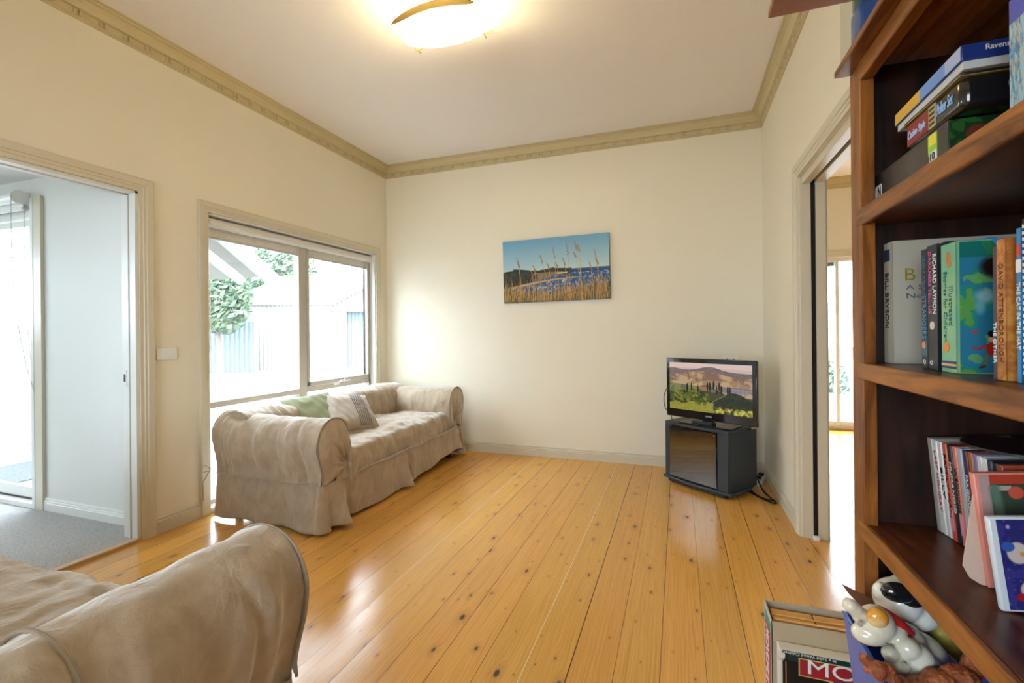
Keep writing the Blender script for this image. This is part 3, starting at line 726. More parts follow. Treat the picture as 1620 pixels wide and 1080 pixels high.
    def fk(u, v):
        i = int(round(u*(NP-1))); x, y, nx, ny, (k, f) = path[i]
        d = 1-v; off = 0; zb = .012+.010*noise.noise(Vector((i*.045, seed, 0)))+.006
        if k == 'f':
            e = f*2*(L-.09)
            off += .012*math.sin(e*17+ph)+.010*noise.noise(Vector((e*5, seed, 2)))
            for c_, am, wd in ((.09, .095, .080), (L-.16, .075, .05), (2*(L-.09)-.10, .075, .07)):
                q = (e-c_)/wd; off += am*math.exp(-q*q*2.2); 
                q2 = (e-c_-wd*1.25)/(wd*.5); off -= am*.55*math.exp(-q2*q2)
            if hem_lift and f > .50:
                tt = (f-.50)/.42; zb += .085*max(0, min(1, tt))*(1 if f < .945 else max(0, 1-(f-.945)*22))
            zb += .016*max(0, math.sin(e*7+1))
        elif k in ('s', 's2'):
            e = f*D; off += .014*math.sin(e*19+ph)*(.4+f)+.012*noise.noise(Vector((e*6, seed, 5)))
            off += .03*math.exp(-((f-1)/.12)**2)
        else: off += .025+.020*math.sin(f*PI)
        dd = d**1.25
        z = .30*(1-d)+zb*d
        side_in = .030 if k in ('s', 's2') else 0.0
        top_in = -(side_in)*(1-d)
        return (x+nx*(off*dd+top_in+.008*d), y+ny*(off*dd+top_in+.008*d), z)
    o = uv_surface('skirt', NP, 18, lambda u, v: fk(u, 1-v), M_suede, root); fix_normals(o)
    displace(o, .006, 9, (1, 1, .5), seed+20)
    md = o.modifiers.new('thick', 'SOLIDIFY'); md.thickness = .004; md.offset = -1
    # side seam tubes above the skirt
    for side in (-1, 1):
        t_ = MB(); t_.tube([(.03+(D-.07)*k/30, side*(L-.045+.0), .298+.006*math.sin(k*.5)) for k in range(31)], .004, 6)
        t_.build('seam', M_suede, root, smooth=True)
    # carcass under the cover with timber base rail and feet
    box('base_frame', .05, D-.035, -(L-.10), L-.10, .085, .31, mat('sofa_base_cloth', (.55, .50, .44), .8), root, bevel=.01)
    box('seat_core', .20, D-.06, -(L-.28), L-.28, .31, .40, M_suede, root, bevel=.02)
    for fx in (.10, D-.10):
        for fy in (-(L-.16), L-.16):
            MB().cyl((fx, fy, 0), (fx, fy, .09), .022, 14, .028).build('foot', mat('dark_foot', (.03, .02, .015), .4), root)
    return root
SOF_D = .90
sofaA = make_sofa((-2.905, 3.235, 0), 0, 1.01, SOF_D, 'beige suede slipcovered sofa under the window, holding two cushions', 3)
sofaB = make_sofa((-1.875, .10, 0), PI/2, .96, .90, 'nearest beige slipcovered sofa at the lower left, seen over its rolled arm', 8, hem_lift=False, rear_seam=True)

# cushions ---------------------------------------------------------------
def cushion_mat(name, base, line=None):
    m = bpy.data.materials.new(name); m.use_nodes = True; N = m.node_tree.nodes; L = m.node_tree.links; b = N['Principled BSDF']
    tc = N.new('ShaderNodeTexCoord'); n = N.new('ShaderNodeTexNoise'); n.inputs['Scale'].default_value = 14; n.inputs['Detail'].default_value = 5; L.new(tc.outputs['Object'], n.inputs[0])
    r = N.new('ShaderNodeValToRGB'); L.new(n.outputs['Fac'], r.inputs[0]); r.color_ramp.elements[0].color = (*[c*.8 for c in base], 1); r.color_ramp.elements[1].color = (*base, 1)
    L.new(r.outputs[0], b.inputs['Base Color']); b.inputs['Roughness'].default_value = .85; b.inputs['Sheen Weight'].default_value = .4
    bp = N.new('ShaderNodeBump'); bp.inputs['Strength'].default_value = .5; bp.inputs['Distance'].default_value = .012; L.new(n.outputs['Fac'], bp.inputs['Height']); L.new(bp.outputs[0], b.inputs['Normal'])
    return m
def cushion(name, size, th, m, root, seed, ribs=None):
    h = size/2
    def prof(u, v, s):
        a, b = u*2-1, v*2-1
        pin = 1-.10*(1-abs(b)**2)*abs(a)**6 ; pib = 1-.10*(1-abs(a)**2)*abs(b)**6
        x = a*h*pin; y = b*h*pib
        t = ((1-a**4)*(1-b**4))**.55
        z = s*th*t
        z += s*.006*math.sin(18*(a+.6*b)+seed)*t*(abs(a)*.8+.2) + s*.006*noise.noise(Vector((a*3, b*3, seed)))*t
        return (x, y, z)
    V = []; F = []; n = 44
    for s in (1, -1):
        o_ = len(V)
        for i in range(n):
            for j in range(n): V.append(prof(i/(n-1), j/(n-1), s))
        for i in range(n-1):
            for j in range(n-1):
                q = (o_+i*n+j, o_+(i+1)*n+j, o_+(i+1)*n+j+1, o_+i*n+j+1); F.append(q if s == 1 else q[::-1])
    bmx = mesh_obj(name, V, F, m, root, True)
    bm = bmesh.new(); bm.from_mesh(bmx.data); bmesh.ops.remove_doubles(bm, verts=bm.verts, dist=.0004); bm.to_mesh(bmx.data); bm.free()
    if ribs:
        for k, a in enumerate(ribs):
            t_ = MB(); pts = []
            for j in range(2, 43):
                p = prof((a+1)/2, j/44, 1); pts.append((p[0], p[1], p[2]+.0008))
            t_.tube(pts, .0020, 6)
            t_.build('piping_line', mat('dark_piping', (.035, .03, .035), .7), bmx, smooth=True)
    return bmx
def place_cushion(label, centre, right, up, size, th, m, seed, ribs=None):
    R = Vector(right).normalized(); U = Vector(up); U = (U-R*U.dot(R)).normalized(); Nn = R.cross(U)
    root = tag(bpy.data.objects.new('cushion', None), label, 'cushion'); COL.objects.link(root); root.empty_display_size = .1
    mt = Matrix.Identity(4)
    for i in range(3): mt[i][0] = R[i]; mt[i][1] = U[i]; mt[i][2] = Nn[i]; mt[i][3] = centre[i]
    root.matrix_world = mt
    return cushion('cover', size, th, m, root, seed, ribs)
place_cushion('sage green cushion leaning on the sofa back behind the beige cushion', (-2.60, 2.84, .595), (.16, .30, .03), (-.24, .14, .30), .37, .055, cushion_mat('sage_cushion', (.29, .32, .18)), 2)
place_cushion('beige cushion with dark pin-tuck lines leaning against the green cushion', (-2.43, 3.06, .580), (.14, .28, -.03), (-.295, .17, .27), .39, .06, cushion_mat('beige_cushion', (.46, .39, .32)), 5, ribs=[.12+.075*k for k in range(7)])

# ================================================================== CANVAS PICTURE
def paint_canvas():
    h, w_ = 260, 450; a = canvas(h, w_, (120, 160, 180)); U, V = grid(a); rs = np.random.RandomState(4)
    t = np.clip((V-.48)/.52, 0, 1)[..., None]
    lo = np.array((178, 204, 206)); hi = np.array((108, 160, 198))
    a[:] = (lo*(1-t)+hi*t)/255; a += (.04*(U-.5)[..., None]*np.array((1, .8, .3)))
    hz = .495
    sea = V < hz
    nz = fbm(h, w_, 10, 3); nzx = fbm(h, w_, 30, 6)
    put(a, sea, (52, 88, 134)); put(a, sea & (V > .44) & (nz > .52), (36, 66, 112), .7)
    put(a, sea & (nzx > .60) & (V < .44), (150, 170, 190), .8)
    put(a, (V < hz) & (V > hz-.012) & (U > .6), (120, 150, 160), .6)
    # headland
    top = np.where(U < .5, .52+.02*np.sin(U*14)-.02*(U < .1), .52-(U-.5)*.10); bot = np.where(U < .5, .22+.36*U, .40+.1*(U-.5))
    hd = (V < top+.015*(nzx-.5)) & (V > bot) & (U < .66)
    put(a, hd, (46, 48, 42)); put(a, hd & (nzx > .50), (66, 66, 50), .9)
    put(a, hd & (V < .46) & (U > .30) & (U < .58) & (nz > .42), (142, 122, 88), .85)
    put(a, (V < .45) & (V > .425) & (U > .52) & (U < .62), (205, 176, 130))
    # shore line
    sb = .20+.42*U-.28*U*U
    put(a, (np.abs(V-sb) < .022*(1-U*1.1)) & (U < .75), (196, 158, 106))
    for yv, u0, u1 in ((.30, .35, .72), (.26, .42, .66), (.36, .75, .95), (.42, .66, .9), (.22, .3, .5), (.33, .58, .66)):
        put(a, (np.abs(V-yv-.008*np.sin(U*17+yv*60)) < .030*(nzx-.47)) & (U > u0) & (U < u1), (205, 212, 215), .85)
    # foreground grass
    g = V < (.10+.16*np.clip(np.abs(U-.45)*1.6, 0, 1)+.08*(fbm(h, w_, 40, 9)-.5))
    put(a, g, (98, 88, 56))
    for k in range(900):
        u = rs.rand(); v0 = rs.rand()*.22*(0.5+abs(u-.45)*1.3)-.02; l = .05+.12*rs.rand()
        c = [(182, 140, 84), (146, 116, 70), (84, 78, 48), (206, 164, 104), (60, 56, 40)][rs.randint(5)]
        du = (rs.rand()-.4)*.05
        stroke(a, [(u, v0), (u+du*.4, v0+l*.6), (u+du, v0+l)], .0035, c, .9)
    for k in range(90):
        u = rs.rand(); l = .2+.25*rs.rand(); du = (rs.rand()-.35)*.10
        stroke(a, [(u, .02), (u+du*.3, l*.6), (u+du, l)], .0028, (190, 150, 96), .75)
    def stalk(u0, u1, vt, head, w=.0045, c=(196, 152, 98)):
        stroke(a, [(u0, .0), ((u0+u1)/2+.004, vt*.5), (u1, vt-head)], w, c)
        n = 9
        for i in range(n):
            f = i/n; stroke(a, [(u1+(.010 if i % 2 else -.006)*(1-f)-.012*f, vt-head+head*f), (u1-.014*f*2, vt-head+head*f+.022)], .0075*(1-f*.5), (156, 108, 62))
    for s in ((.18, .155, .72, .14), (.16, .165, .66, .10), (.46, .385, .74, .14), (.505, .505, .86, .20), (.62, .60, .66, .12), (.64, .63, .95, .24), (.76, .71, .92, .15), (.745, .735, .86, .12), (.755, .70, .74, .08), (.85, .84, .57, .14), (.90, .885, .78, .20), (.31, .315, .58, .10), (.29, .29, .50, .08), (.47, .45, .60, .10), (.53, .53, .60, .08), (.88, .90, .60, .07)):
        stalk(*s)
    return a
cv = tag(empty('canvas_picture', (-1.105, YB, 1.795), 0), 'stretched canvas print of dry grass stalks before a blue sea, hung on the back wall', 'picture')
cv.rotation_euler = (0, math.radians(-.9), 0)
cw_, chh = 1.035, .605
MB().box(-cw_/2, cw_/2, -.035, 0, -chh/2, chh/2).build('stretcher_frame', mat('canvas_edge', (.10, .16, .24), .7), cv, bevel=.002)
painted('printed_canvas', paint_canvas(), (-cw_/2, -.0355, -chh/2), (cw_, 0, 0), (0, 0, chh), cv, rough=.6)

# ================================================================== CEILING LIGHT
LX, LY = -1.19, 2.30
M_brass = mat('brushed_brass', (.38, .28, .10), .35, metal=.9)
cl = tag(empty('ceiling_light', (LX, LY, ZC)), 'ceiling light of bowed frosted glass held by two brass bars', 'lamp')
def bar(y):
    m_ = MB(); n = 24; V = []; W_ = .240
    k0 = len(m_.v)
    for i in range(n+1):
        f = i/n*2-1; x = f*W_; zc = -.150+.045*(1-f*f); hw = .020*(1-abs(f)**6*.8)
        sl = .0
        for (dy, dz) in ((-.002, -hw), (.002, -hw), (.002, hw), (-.002, hw)): m_.v.append((x+(dz*.6 if abs(f) > .98 else 0), y+dy, zc+dz))
    for i in range(n):
        for j in range(4):
            a_ = k0+i*4+j; b_ = k0+i*4+(j+1) % 4; m_.f.append((a_, b_, b_+4, a_+4))
    m_.f.append((k0+3, k0+2, k0+1, k0)); e = k0+n*4; m_.f.append((e, e+1, e+2, e+3))
    o_ = m_.build('brass_bar', M_brass, cl)
    for s in (-1, 1):
        MB().cyl((s*.215, y-.008, -.132), (s*.215, y+.008, -.132), .006, 12).build('screw', mat('chrome', (.8, .8, .8), .15, metal=1), o_, smooth=True)
    MB().cyl((-.07, y-.012, -.07), (-.07, y+.012, -.07), .009, 12).build('bar_pin', mat('chrome', (.8, .8, .8), .15, metal=1), o_, smooth=True)
bar(-.137)
bar(.112)
MB().box(-.055, .055, -.14, .12, -.030, 0).box(-.02, .02, -.155, .135, -.075, -.062).cyl((-.0, 0, -.07), (0, 0, -.02), .02, 12).build('ceiling_bracket', mat('fitting_grey', (.45, .42, .38), .4, metal=.3), cl)
for s in (-1, 1): MB().cyl((s*.222, -.137, -.160), (s*.205, .108, -.178), .0024, 6).build('support_wire', mat('steel_wire', (.35, .3, .25), .3, metal=.8), cl)
gm = bpy.data.materials.new('frosted_lit_glass'); gm.use_nodes = True; N = gm.node_tree.nodes; Lk = gm.node_tree.links
N.remove(N['Principled BSDF'])
tl = N.new('ShaderNodeBsdfTranslucent'); tl.inputs[0].default_value = (.95, .93, .85, 1); tp = N.new('ShaderNodeBsdfTransparent'); tp.inputs[0].default_value = (1, .99, .94, 1)
em = N.new('ShaderNodeEmission'); em.inputs[0].default_value = (1, .90, .62, 1); em.inputs[1].default_value = .05
mx = N.new('ShaderNodeMixShader'); mx.inputs[0].default_value = .45; Lk.new(tl.outputs[0], mx.inputs[1]); Lk.new(tp.outputs[0], mx.inputs[2])
ad = N.new('ShaderNodeAddShader'); Lk.new(mx.outputs[0], ad.inputs[0]); Lk.new(em.outputs[0], ad.inputs[1]); Lk.new(ad.outputs[0], N['Material Output'].inputs[0])
def fg_(u, v):
    a, b = u*2-1, v*2-1
    return (a*.285, -.004+b*.116, -.112-.055*(1-a*a)-.0*(1-b*b))
gl = uv_surface('glass_shade', 36, 18, fg_, gm, cl); md = gl.modifiers.new('thick', 'SOLIDIFY'); md.thickness = .005
for k, dx in enumerate((-.10, .10)):
    l = bpy.data.lights.new('lamp_bulb', 'POINT'); l.energy = 9; l.color = (1, .82, .48); l.shadow_soft_size = .035
    o = bpy.data.objects.new('lamp_bulb', l); COL.objects.link(o); o.parent = cl; o.location = (dx, -.01, -.12)
    bm_ = MB(); 
    bm_.cyl((dx, -.01, -.062), (dx, -.01, -.075), .012, 12); bm_.build('bulb_holder', M_white, cl)

# ================================================================== TV STAND AND TV
M_st = mat('charcoal_laminate', (.036, .046, .058), .38, var=(60, .5, (.028, .036, .046)), bump=(200, .05, .001))
A = Vector((-.108, 3.976, 0)); B = Vector((.319, 3.632, 0)); ex = (B-A).normalized(); ey = Vector((-ex.y, ex.x, 0))
Wd = (B-A).length; stand = tag(empty('tv_stand', (A+B)/2, math.atan2(ex.y, ex.x)), 'low charcoal television cabinet with a smoked glass door in the far corner', 'tv cabinet')
hw = Wd/2; Dd = .37
def rounded_plan(hw_, d, bow, inset, n=10):
    p = [(-hw_, 0)]; 
    p += [(-hw_+2*hw_*k/n, -bow*math.sin(PI*k/n)) for k in range(1, n)]+[(hw_, 0)]
    p += [(hw_+.0, d*.55), (hw_-inset, d), (-hw_+inset, d), (-hw_, d*.55)]
    return p
MB().prism(rounded_plan(hw+.025, Dd+.02, .03, .06), .03, .052).build('base_board', M_st, stand, bevel=.006)
MB().prism(rounded_plan(hw-.03, Dd-.03, .0, .06), .012, .03).build('plinth', M_black, stand)
MB().prism(rounded_plan(hw+.003, Dd+.0, .022, .05), .463, .485).build('top_board', M_st, stand, bevel=.006)
MB().box(-hw, -hw+.055, .0, .03, .052, .463).build('front_post', M_st, stand, bevel=.003)
MB().box(hw-.085, hw, .0, .03, .052, .463).build('front_post', M_st, stand, bevel=.003)
MB().box(-hw, -hw+.016, .03, Dd-.02, .052, .463).build('side_panel', M_st, stand)
MB().box(hw-.016, hw, .03, Dd-.02, .052, .463).build('side_panel', M_st, stand)
MB().box(-hw+.016, hw-.016, Dd-.03, Dd-.02, .052, .463).build('back_panel', M_dark, stand)
MB().box(-hw+.016, hw-.016, .05, Dd-.03, .25, .262).build('inner_shelf', M_st, stand)
smk = glass_mat('smoked_glass', (.10, .10, .11), .22)
dg_ = MB().box(-hw+.052, hw-.088, -.008, -.003, .062, .455).build('glass_door', smk, stand)
MB().cyl((hw-.10, -.012, .44), (hw-.10, -.003, .44), .006, 12).build('door_catch', mat('chrome', (.8, .8, .8), .15, metal=1), dg_)
for za_ in (.055, .449): MB().box(-hw+.05, -hw+.075, -.010, -.002, za_, za_+.012).build('hinge', M_black, dg_)
for fx in (-hw+.05, hw-.05):
    for fy in (.04, Dd-.06): MB().cyl((fx, fy, 0), (fx, fy, .013), .02, 14).build('caster', M_black, stand)
# television
PR = atd(3.28, 1197.5, 624); PL = atd(3.82, 1054.5, 609); PR.z = PL.z = 0
tx = (PR-PL).normalized(); TWd = (PR-PL).length; Tz0, Tz1 = .520, .985
tv = tag(empty('television', (PR+PL)/2, math.atan2(tx.y, tx.x)), 'glossy black flat television showing a hilly landscape, on the corner cabinet', 'television')
th = TWd/2; M_gloss = mat('gloss_black', (.006, .006, .008), .06, coat=.6)
MB().box(-th, th, 0, .030, Tz0, Tz1).build('bezel', M_gloss, tv, bevel=.005)
MB().box(-th+.06, th-.06, .028, .075, Tz0+.05, Tz1-.06).build('rear_casing', M_black, tv, bevel=.012)
def paint_tv():
    h, w_ = 230, 370; a = canvas(h, w_, (190, 168, 160)); U, V = grid(a); rs = np.random.RandomState(2)
    n1 = fbm(h, w_, 6, 1); n2 = fbm(h, w_, 26, 2); n3 = fbm(h, w_, 60, 3, 2)
    put(a, V > .9, (206, 180, 172)); 
    r1 = .86+.09*np.exp(-((U-.52)/.16)**2)-.03*U+.03*np.exp(-((U-.05)/.1)**2); put(a, V < r1, (104, 90, 92)); put(a, (V < r1) & (n2 > .5), (122, 106, 100), .7)
    r2 = .80-.05*np.cos(U*7)-.02*U; put(a, V < r2, (150, 122, 94)); put(a, (V < r2) & (n1 > .52), (176, 146, 112), .9); put(a, (V < r2) & (n1 < .42), (110, 86, 74), .8)
    put(a, (V < r2) & (V > .62) & (np.sin(U*18+V*40) > .75), (120, 94, 76), .5)
    r3 = .64-.04*np.sin(U*6+1); put(a, V < r3-.02, (148, 120, 92)); put(a, (V < r3-.02) & (n1+n2*.4 > .74), (186, 156, 118), .8)
    put(a, (V < .55) & (V > .44) & (U > .66), (120, 108, 112)); put(a, (V < .52) & (V > .40) & (U > .74) & (n3 > .5), (150, 140, 146), .7)
    put(a, (V < .56-.10*U) & (U < .4), (90, 96, 62)); put(a, (V < .56-.10*U) & (U < .4) & (n1 > .5), (126, 126, 76), .7)
    hill = .36+.16*np.exp(-((U-.50)/.17)**2); put(a, V < hill, (62, 66, 38))
    hr = .18+.26*np.exp(-((U-.80)/.22)**2); put(a, (V < hr) & (U > .52), (34, 42, 30)); put(a, (V < hr) & (U > .55) & (n2 > .56), (52, 60, 38), .8)
    put(a, (V < .20) & (U < .56), (128, 124, 44)); put(a, (V < .20) & (U < .56) & (n3 > .5), (154, 148, 58), .7)
    # bushes
    for k in range(240):
        u = rs.rand()*.50; v = .16+rs.rand()*.30*(1-abs(u-.28)*1.4); s = .02+.025*rs.rand()
        c = [(52, 64, 26), (92, 100, 34), (128, 130, 42), (36, 44, 24), (70, 78, 30)][rs.randint(5)]; disc(a, u, v, s*.7, s, c, .9, .5)
    for k in range(110):
        u = .56+rs.rand()*.44; v = .02+rs.rand()*.10; s = .018+.02*rs.rand()
        c = [(168, 158, 60), (116, 116, 46), (196, 182, 84), (60, 66, 32)][rs.randint(4)]; disc(a, u, v, s*.7, s, c, .9, .5)
    # farmhouse and cypresses
    put(a, (U > .40) & (U < .53) & (V > .44) & (V < .53), (140, 106, 84)); put(a, (U > .40) & (U < .54) & (V > .52) & (V < .56-.3*np.abs(U-.47)), (112, 66, 52))
    put(a, (U > .53) & (U < .60) & (V > .42) & (V < .49), (118, 94, 78))
    for u, vt, s in ((.235, .58, .016), (.29, .60, .010), (.37, .56, .012), (.49, .63, .013), (.52, .63, .015), (.565, .66, .015), (.63, .64, .014), (.655, .58, .015), (.73, .57, .014), (.755, .57, .010), (.60, .57, .012)):
        disc(a, u, vt-.10, s, .11, (22, 28, 24), 1, .35)
    stroke(a, [(.52, .0), (.53, .10), (.515, .16), (.56, .24), (.64, .32), (.70, .38)], .010, (150, 136, 104), .8)
    stroke(a, [(.0, .70), (.08, .66), (.13, .60)], .008, (190, 176, 160), .7)
    return a
b_ = .030
painted('screen', paint_tv(), (-th+b_, -.0006, Tz0+.062), (TWd-2*b_, 0, 0), (0, 0, Tz1-Tz0-.062-.034), tv, rough=.25, emit=.62)
text('brand_lettering', 'SONIQ', .02, (0, -.0012, Tz0+.030), (1, 0, 0), (0, 0, 1), M_white, tv, width=.05)
MB().box(-.05, .05, -.0, .02, .495, Tz0+.005).build('stand_neck', M_gloss, tv, bevel=.003)
MB().prism([(-.21, -.075), (.21, -.075), (.19, .13), (-.19, .13)], .486, .498).build('stand_foot', M_gloss, tv, bevel=.003)
rc = tag(empty('remote_control', (tv.location.x+.0, tv.location.y, .499), tv.rotation_euler.z), 'black remote control lying on the television foot', 'remote')
rc.location = Vector((tv.location.x, tv.location.y, .4985))+tx*(-.02)+Vector((tx.y, -tx.x, 0))*.045
MB().box(-.085, .085, -.022, .022, 0, .018).build('body', mat('remote_body', (.02, .02, .022), .45), rc, bevel=.005)
rb = MB()
for i in range(9):
    for j in range(3): rb.box(-.07+i*.016, -.061+i*.016, -.014+j*.010, -.008+j*.010, .018, .0195)
rb.build('buttons', mat('remote_keys', (.10, .10, .11), .5), rc)
def world_cable(name, pts, r, m, label, cat='cable'):
    P_ = [tuple(p) for p in crom(pts, 40)]; o_ = MB().tube(P_, r, 8).build(name, m, None, smooth=True); tag(o_, label, cat); return o_
M_cab = mat('black_cable', (.008, .008, .009), .45)
world_cable('cable', [(.53, 3.95, .16), (.56, 3.90, .05), (.60, 3.80, .008), (.625, 3.70, .007), (.615, 3.66, .006), (.56, 3.72, .007), (.50, 3.83, .007), (.46, 3.95, .007)], .0055, M_cab, 'black cable looping widest across the floor beside the cabinet')
world_cable('cable', [(.50, 4.02, .20), (.56, 3.95, .06), (.575, 3.86, .018), (.60, 3.74, .017), (.60, 3.68, .018), (.54, 3.76, .010), (.49, 3.90, .010), (.45, 4.02, .008)], .0045, M_cab, 'thinner black cable lying inside the wider loop beside the cabinet')
pbx = tag(empty('power_board', (.60, 4.18, 0), math.radians(70)), 'white power board on the floor in the corner behind the cabinet', 'power board')
MB().box(-.12, .12, -.03, .03, .0, .035).build('body', M_white, pbx, bevel=.005)
for xa_ in (-.07, .02): MB().box(xa_, xa_+.04, -.018, .018, .035, .058).build('plug', M_black, pbx, bevel=.004)
lf = Vector((tv.location.x, tv.location.y, 0))-tx*(th-.01)
bk = Vector((-tx.y, tx.x, 0))
q = [lf+bk*.05+Vector((0, 0, .74)), lf+bk*.05-tx*.035+Vector((0, 0, .73)), lf+bk*.05-tx*.065+Vector((0, 0, .66)), lf+bk*.05-tx*.055+Vector((0, 0, .57)), lf+bk*.10-tx*.03+Vector((0, 0, .49)), lf+bk*.16-tx*.03+Vector((0, 0, .30))]
world_cable('cable', q, .0035, M_cab, 'thin black cable curving out beside the left edge of the television')

# ================================================================== BOOKCASE
BX0, BX1, BY0, BY1 = .36, .655, .28, 1.227
bc = tag(empty('bookcase', ((BX0+BX1)/2, (BY0+BY1)/2, 0)), 'dark-stained pine bookcase filling the right edge, standing against the right wall', 'bookcase')
bc_off = Vector(((BX0+BX1)/2, (BY0+BY1)/2, 0))
def bpart(name, m, boxes, bevel=.002):
    mb = MB()
    for b_ in boxes:
        mb.box(b_[0]-bc_off.x, b_[1]-bc_off.x, b_[2]-bc_off.y, b_[3]-bc_off.y, b_[4], b_[5])
    return mb.build(name, m, bc, bevel=bevel)
bpart('side_panel', M_pine_shade, [(BX0+.02, BX1-.008, BY1-.030, BY1, 0, 1.755)])
bpart('side_panel', M_pine_shade, [(BX0+.02, BX1-.008, BY0, BY0+.030, 0, 1.755)])
bpart('back_panel', M_pine_shade, [(BX1-.008, BX1, BY0, BY1, 0, 1.755)], 0)
bpart('stile', M_shelfz, [(BX0, BX0+.025, BY1-.061, BY1, 0, 1.755)])
bpart('stile', M_shelfz, [(BX0, BX0+.025, BY0, BY0+.061, 0, 1.755)])
SH = [.10, .455, .795, 1.130, 1.452]
for z in SH:
    sh_ = bpart('shelf', M_shelf_shade, [(BX0+.010, BX1-.010, BY0+.0305, BY1-.0305, z-.032, z)], .001)
    eg_ = bpart('lit_front_edging', M_shelf, [(BX0-.001, BX0+.010, BY0+.0305, BY1-.0305, z-.035, z+.0003)], .003); eg_.parent = sh_  # paler strip stands in for window light catching the shelf front
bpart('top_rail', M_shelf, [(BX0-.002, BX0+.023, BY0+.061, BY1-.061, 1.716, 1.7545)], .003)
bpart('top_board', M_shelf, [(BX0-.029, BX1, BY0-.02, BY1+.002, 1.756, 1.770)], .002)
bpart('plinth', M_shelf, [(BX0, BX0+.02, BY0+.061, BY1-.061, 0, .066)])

M_page = mat('paper_pages', (.74, .70, .60), .9, var=(200, .6, (.60, .56, .46)), stretch=(1, 30, 1))
def book(label, y0, y1, z0, h, depth, mcover, x0=.405, hard=True, name='book', group=None, lean=0):
    """stands upright, spine towards -X at x0; y1 is the far side"""
    yc_ = (y0+y1)/2; t = (y1-y0)/2
    r = tag(empty(name, (x0, yc_, z0)), label, 'book', group)
    ct = .0025 if hard else .0008; o = .003 if hard else 0
    c = MB().box(0, ct, -t, t, 0, h).box(0, depth, -t, -t+ct, 0, h).box(0, depth, t-ct, t, 0, h)
    cv_ = c.build('cover', mcover, r, bevel=.0012)
    MB().box(ct, depth-o, -t+ct, t-ct, o, h-o-.001).build('pages', M_page, r)
    if lean: r.rotation_euler = (lean, 0, 0)
    return r
SPR, SPU = (0, 0, -1), (0, -1, 0)      # lettering down a spine
CVR, CVU = (1, 0, 0), (0, 0, 1)        # lettering on a cover facing -Y
def ink(c, n): return mat('ink_'+n, c, .5)
K = ink((.01, .01, .012), 'black'); Wk = ink((.75, .75, .72), 'white')
zs = 1.1305
b1 = book('grey-cream hardback standing leftmost on the middle shelf, black author name on spine', 1.146, 1.188, zs, .246, .205, mat('cream_jacket', (.42, .39, .32), .4, bump=(40, .05, .001)))
t1 = .021
text('spine_lettering', 'BILL BRYSON', .02, (-.0006, .004, .128), SPR, SPU, K, b1, width=.112, height=.016)
MB().box(-.0006, .0002, -.010, .017, .208, .232).build('spine_emblem', ink((.03, .04, .09), 'navy'), b1)
text('cover_lettering', 'B', .02, (.029, -t1-.0008, .178), CVR, CVU, mat('gold_foil', (.55, .42, .06), .3, metal=.6), b1, height=.024)
text('cover_lettering', 'A Short History of', .02, (.101, -t1-.0008, .151), CVR, CVU, ink((.10, .12, .16), 'slate'), b1, height=.012, width=.158)
text('cover_lettering', 'Nearly Everything', .02, (.101, -t1-.0008, .134), CVR, CVU, ink((.10, .12, .16), 'slate'), b1, height=.014, width=.156)
b2_ = book('black paperback with blue lettering beside the cream hardback', 1.006, 1.026, zs, .208, .125, mat('black_cover', (.012, .014, .02), .3), hard=False)
b2_.location.x = .405
text('spine_lettering', 'DEAN R. KOONTZ', .02, (-.0006, 0, .160), SPR, SPU, ink((.06, .16, .25), 'steelblue'), b2_, width=.075, height=.010)
text('spine_lettering', 'STRANGERS', .02, (-.0006, 0, .090), SPR, SPU, ink((.08, .28, .45), 'brightblue'), b2_, width=.075, height=.013)
MB().box(-.0007, .0003, -.0098, .0098, .022, .050).build('spine_picture', ink((.05, .12, .17), 'deepblue'), b2_)
MB().cyl((-.0012, .001, .041), (.0003, .001, .041), .006, 16).build('spine_moon', ink((.65, .24, .10), 'orange'), b2_)
b3 = book('black paperback with white and pink lettering on its spine', .972, 1.0045, zs, .211, .125, mat('black_cover', (.012, .014, .02), .3), hard=False)
text('spine_lettering', 'RICHARD LAYMON', .02, (-.0006, -.008, .145), SPR, SPU, Wk, b3, width=.100, height=.011)
text('spine_lettering', 'DARKNESS TELL US', .02, (-.0006, .007, .148), SPR, SPU, ink((.60, .12, .32), 'pink'), b3, width=.105, height=.009)
MB().cyl((-.0012, -.0, .075), (.0003, -.0, .075), .007, 18).build('spine_picture', ink((.62, .55, .45), 'skull'), b3)
b3b = book('plain black book pressed against the green picture book', .9615, .9712, zs, .212, .13, mat('black_cover', (.012, .014, .02), .3), x0=.412, hard=False)
for bb_, yy in ((b2_, 0), (b3, .004)):
    text('publisher_mark', 'Q', .02, (-.0006, yy, .012), (0, -1, 0), (0, 0, 1), Wk, bb_, height=.008, width=.008)
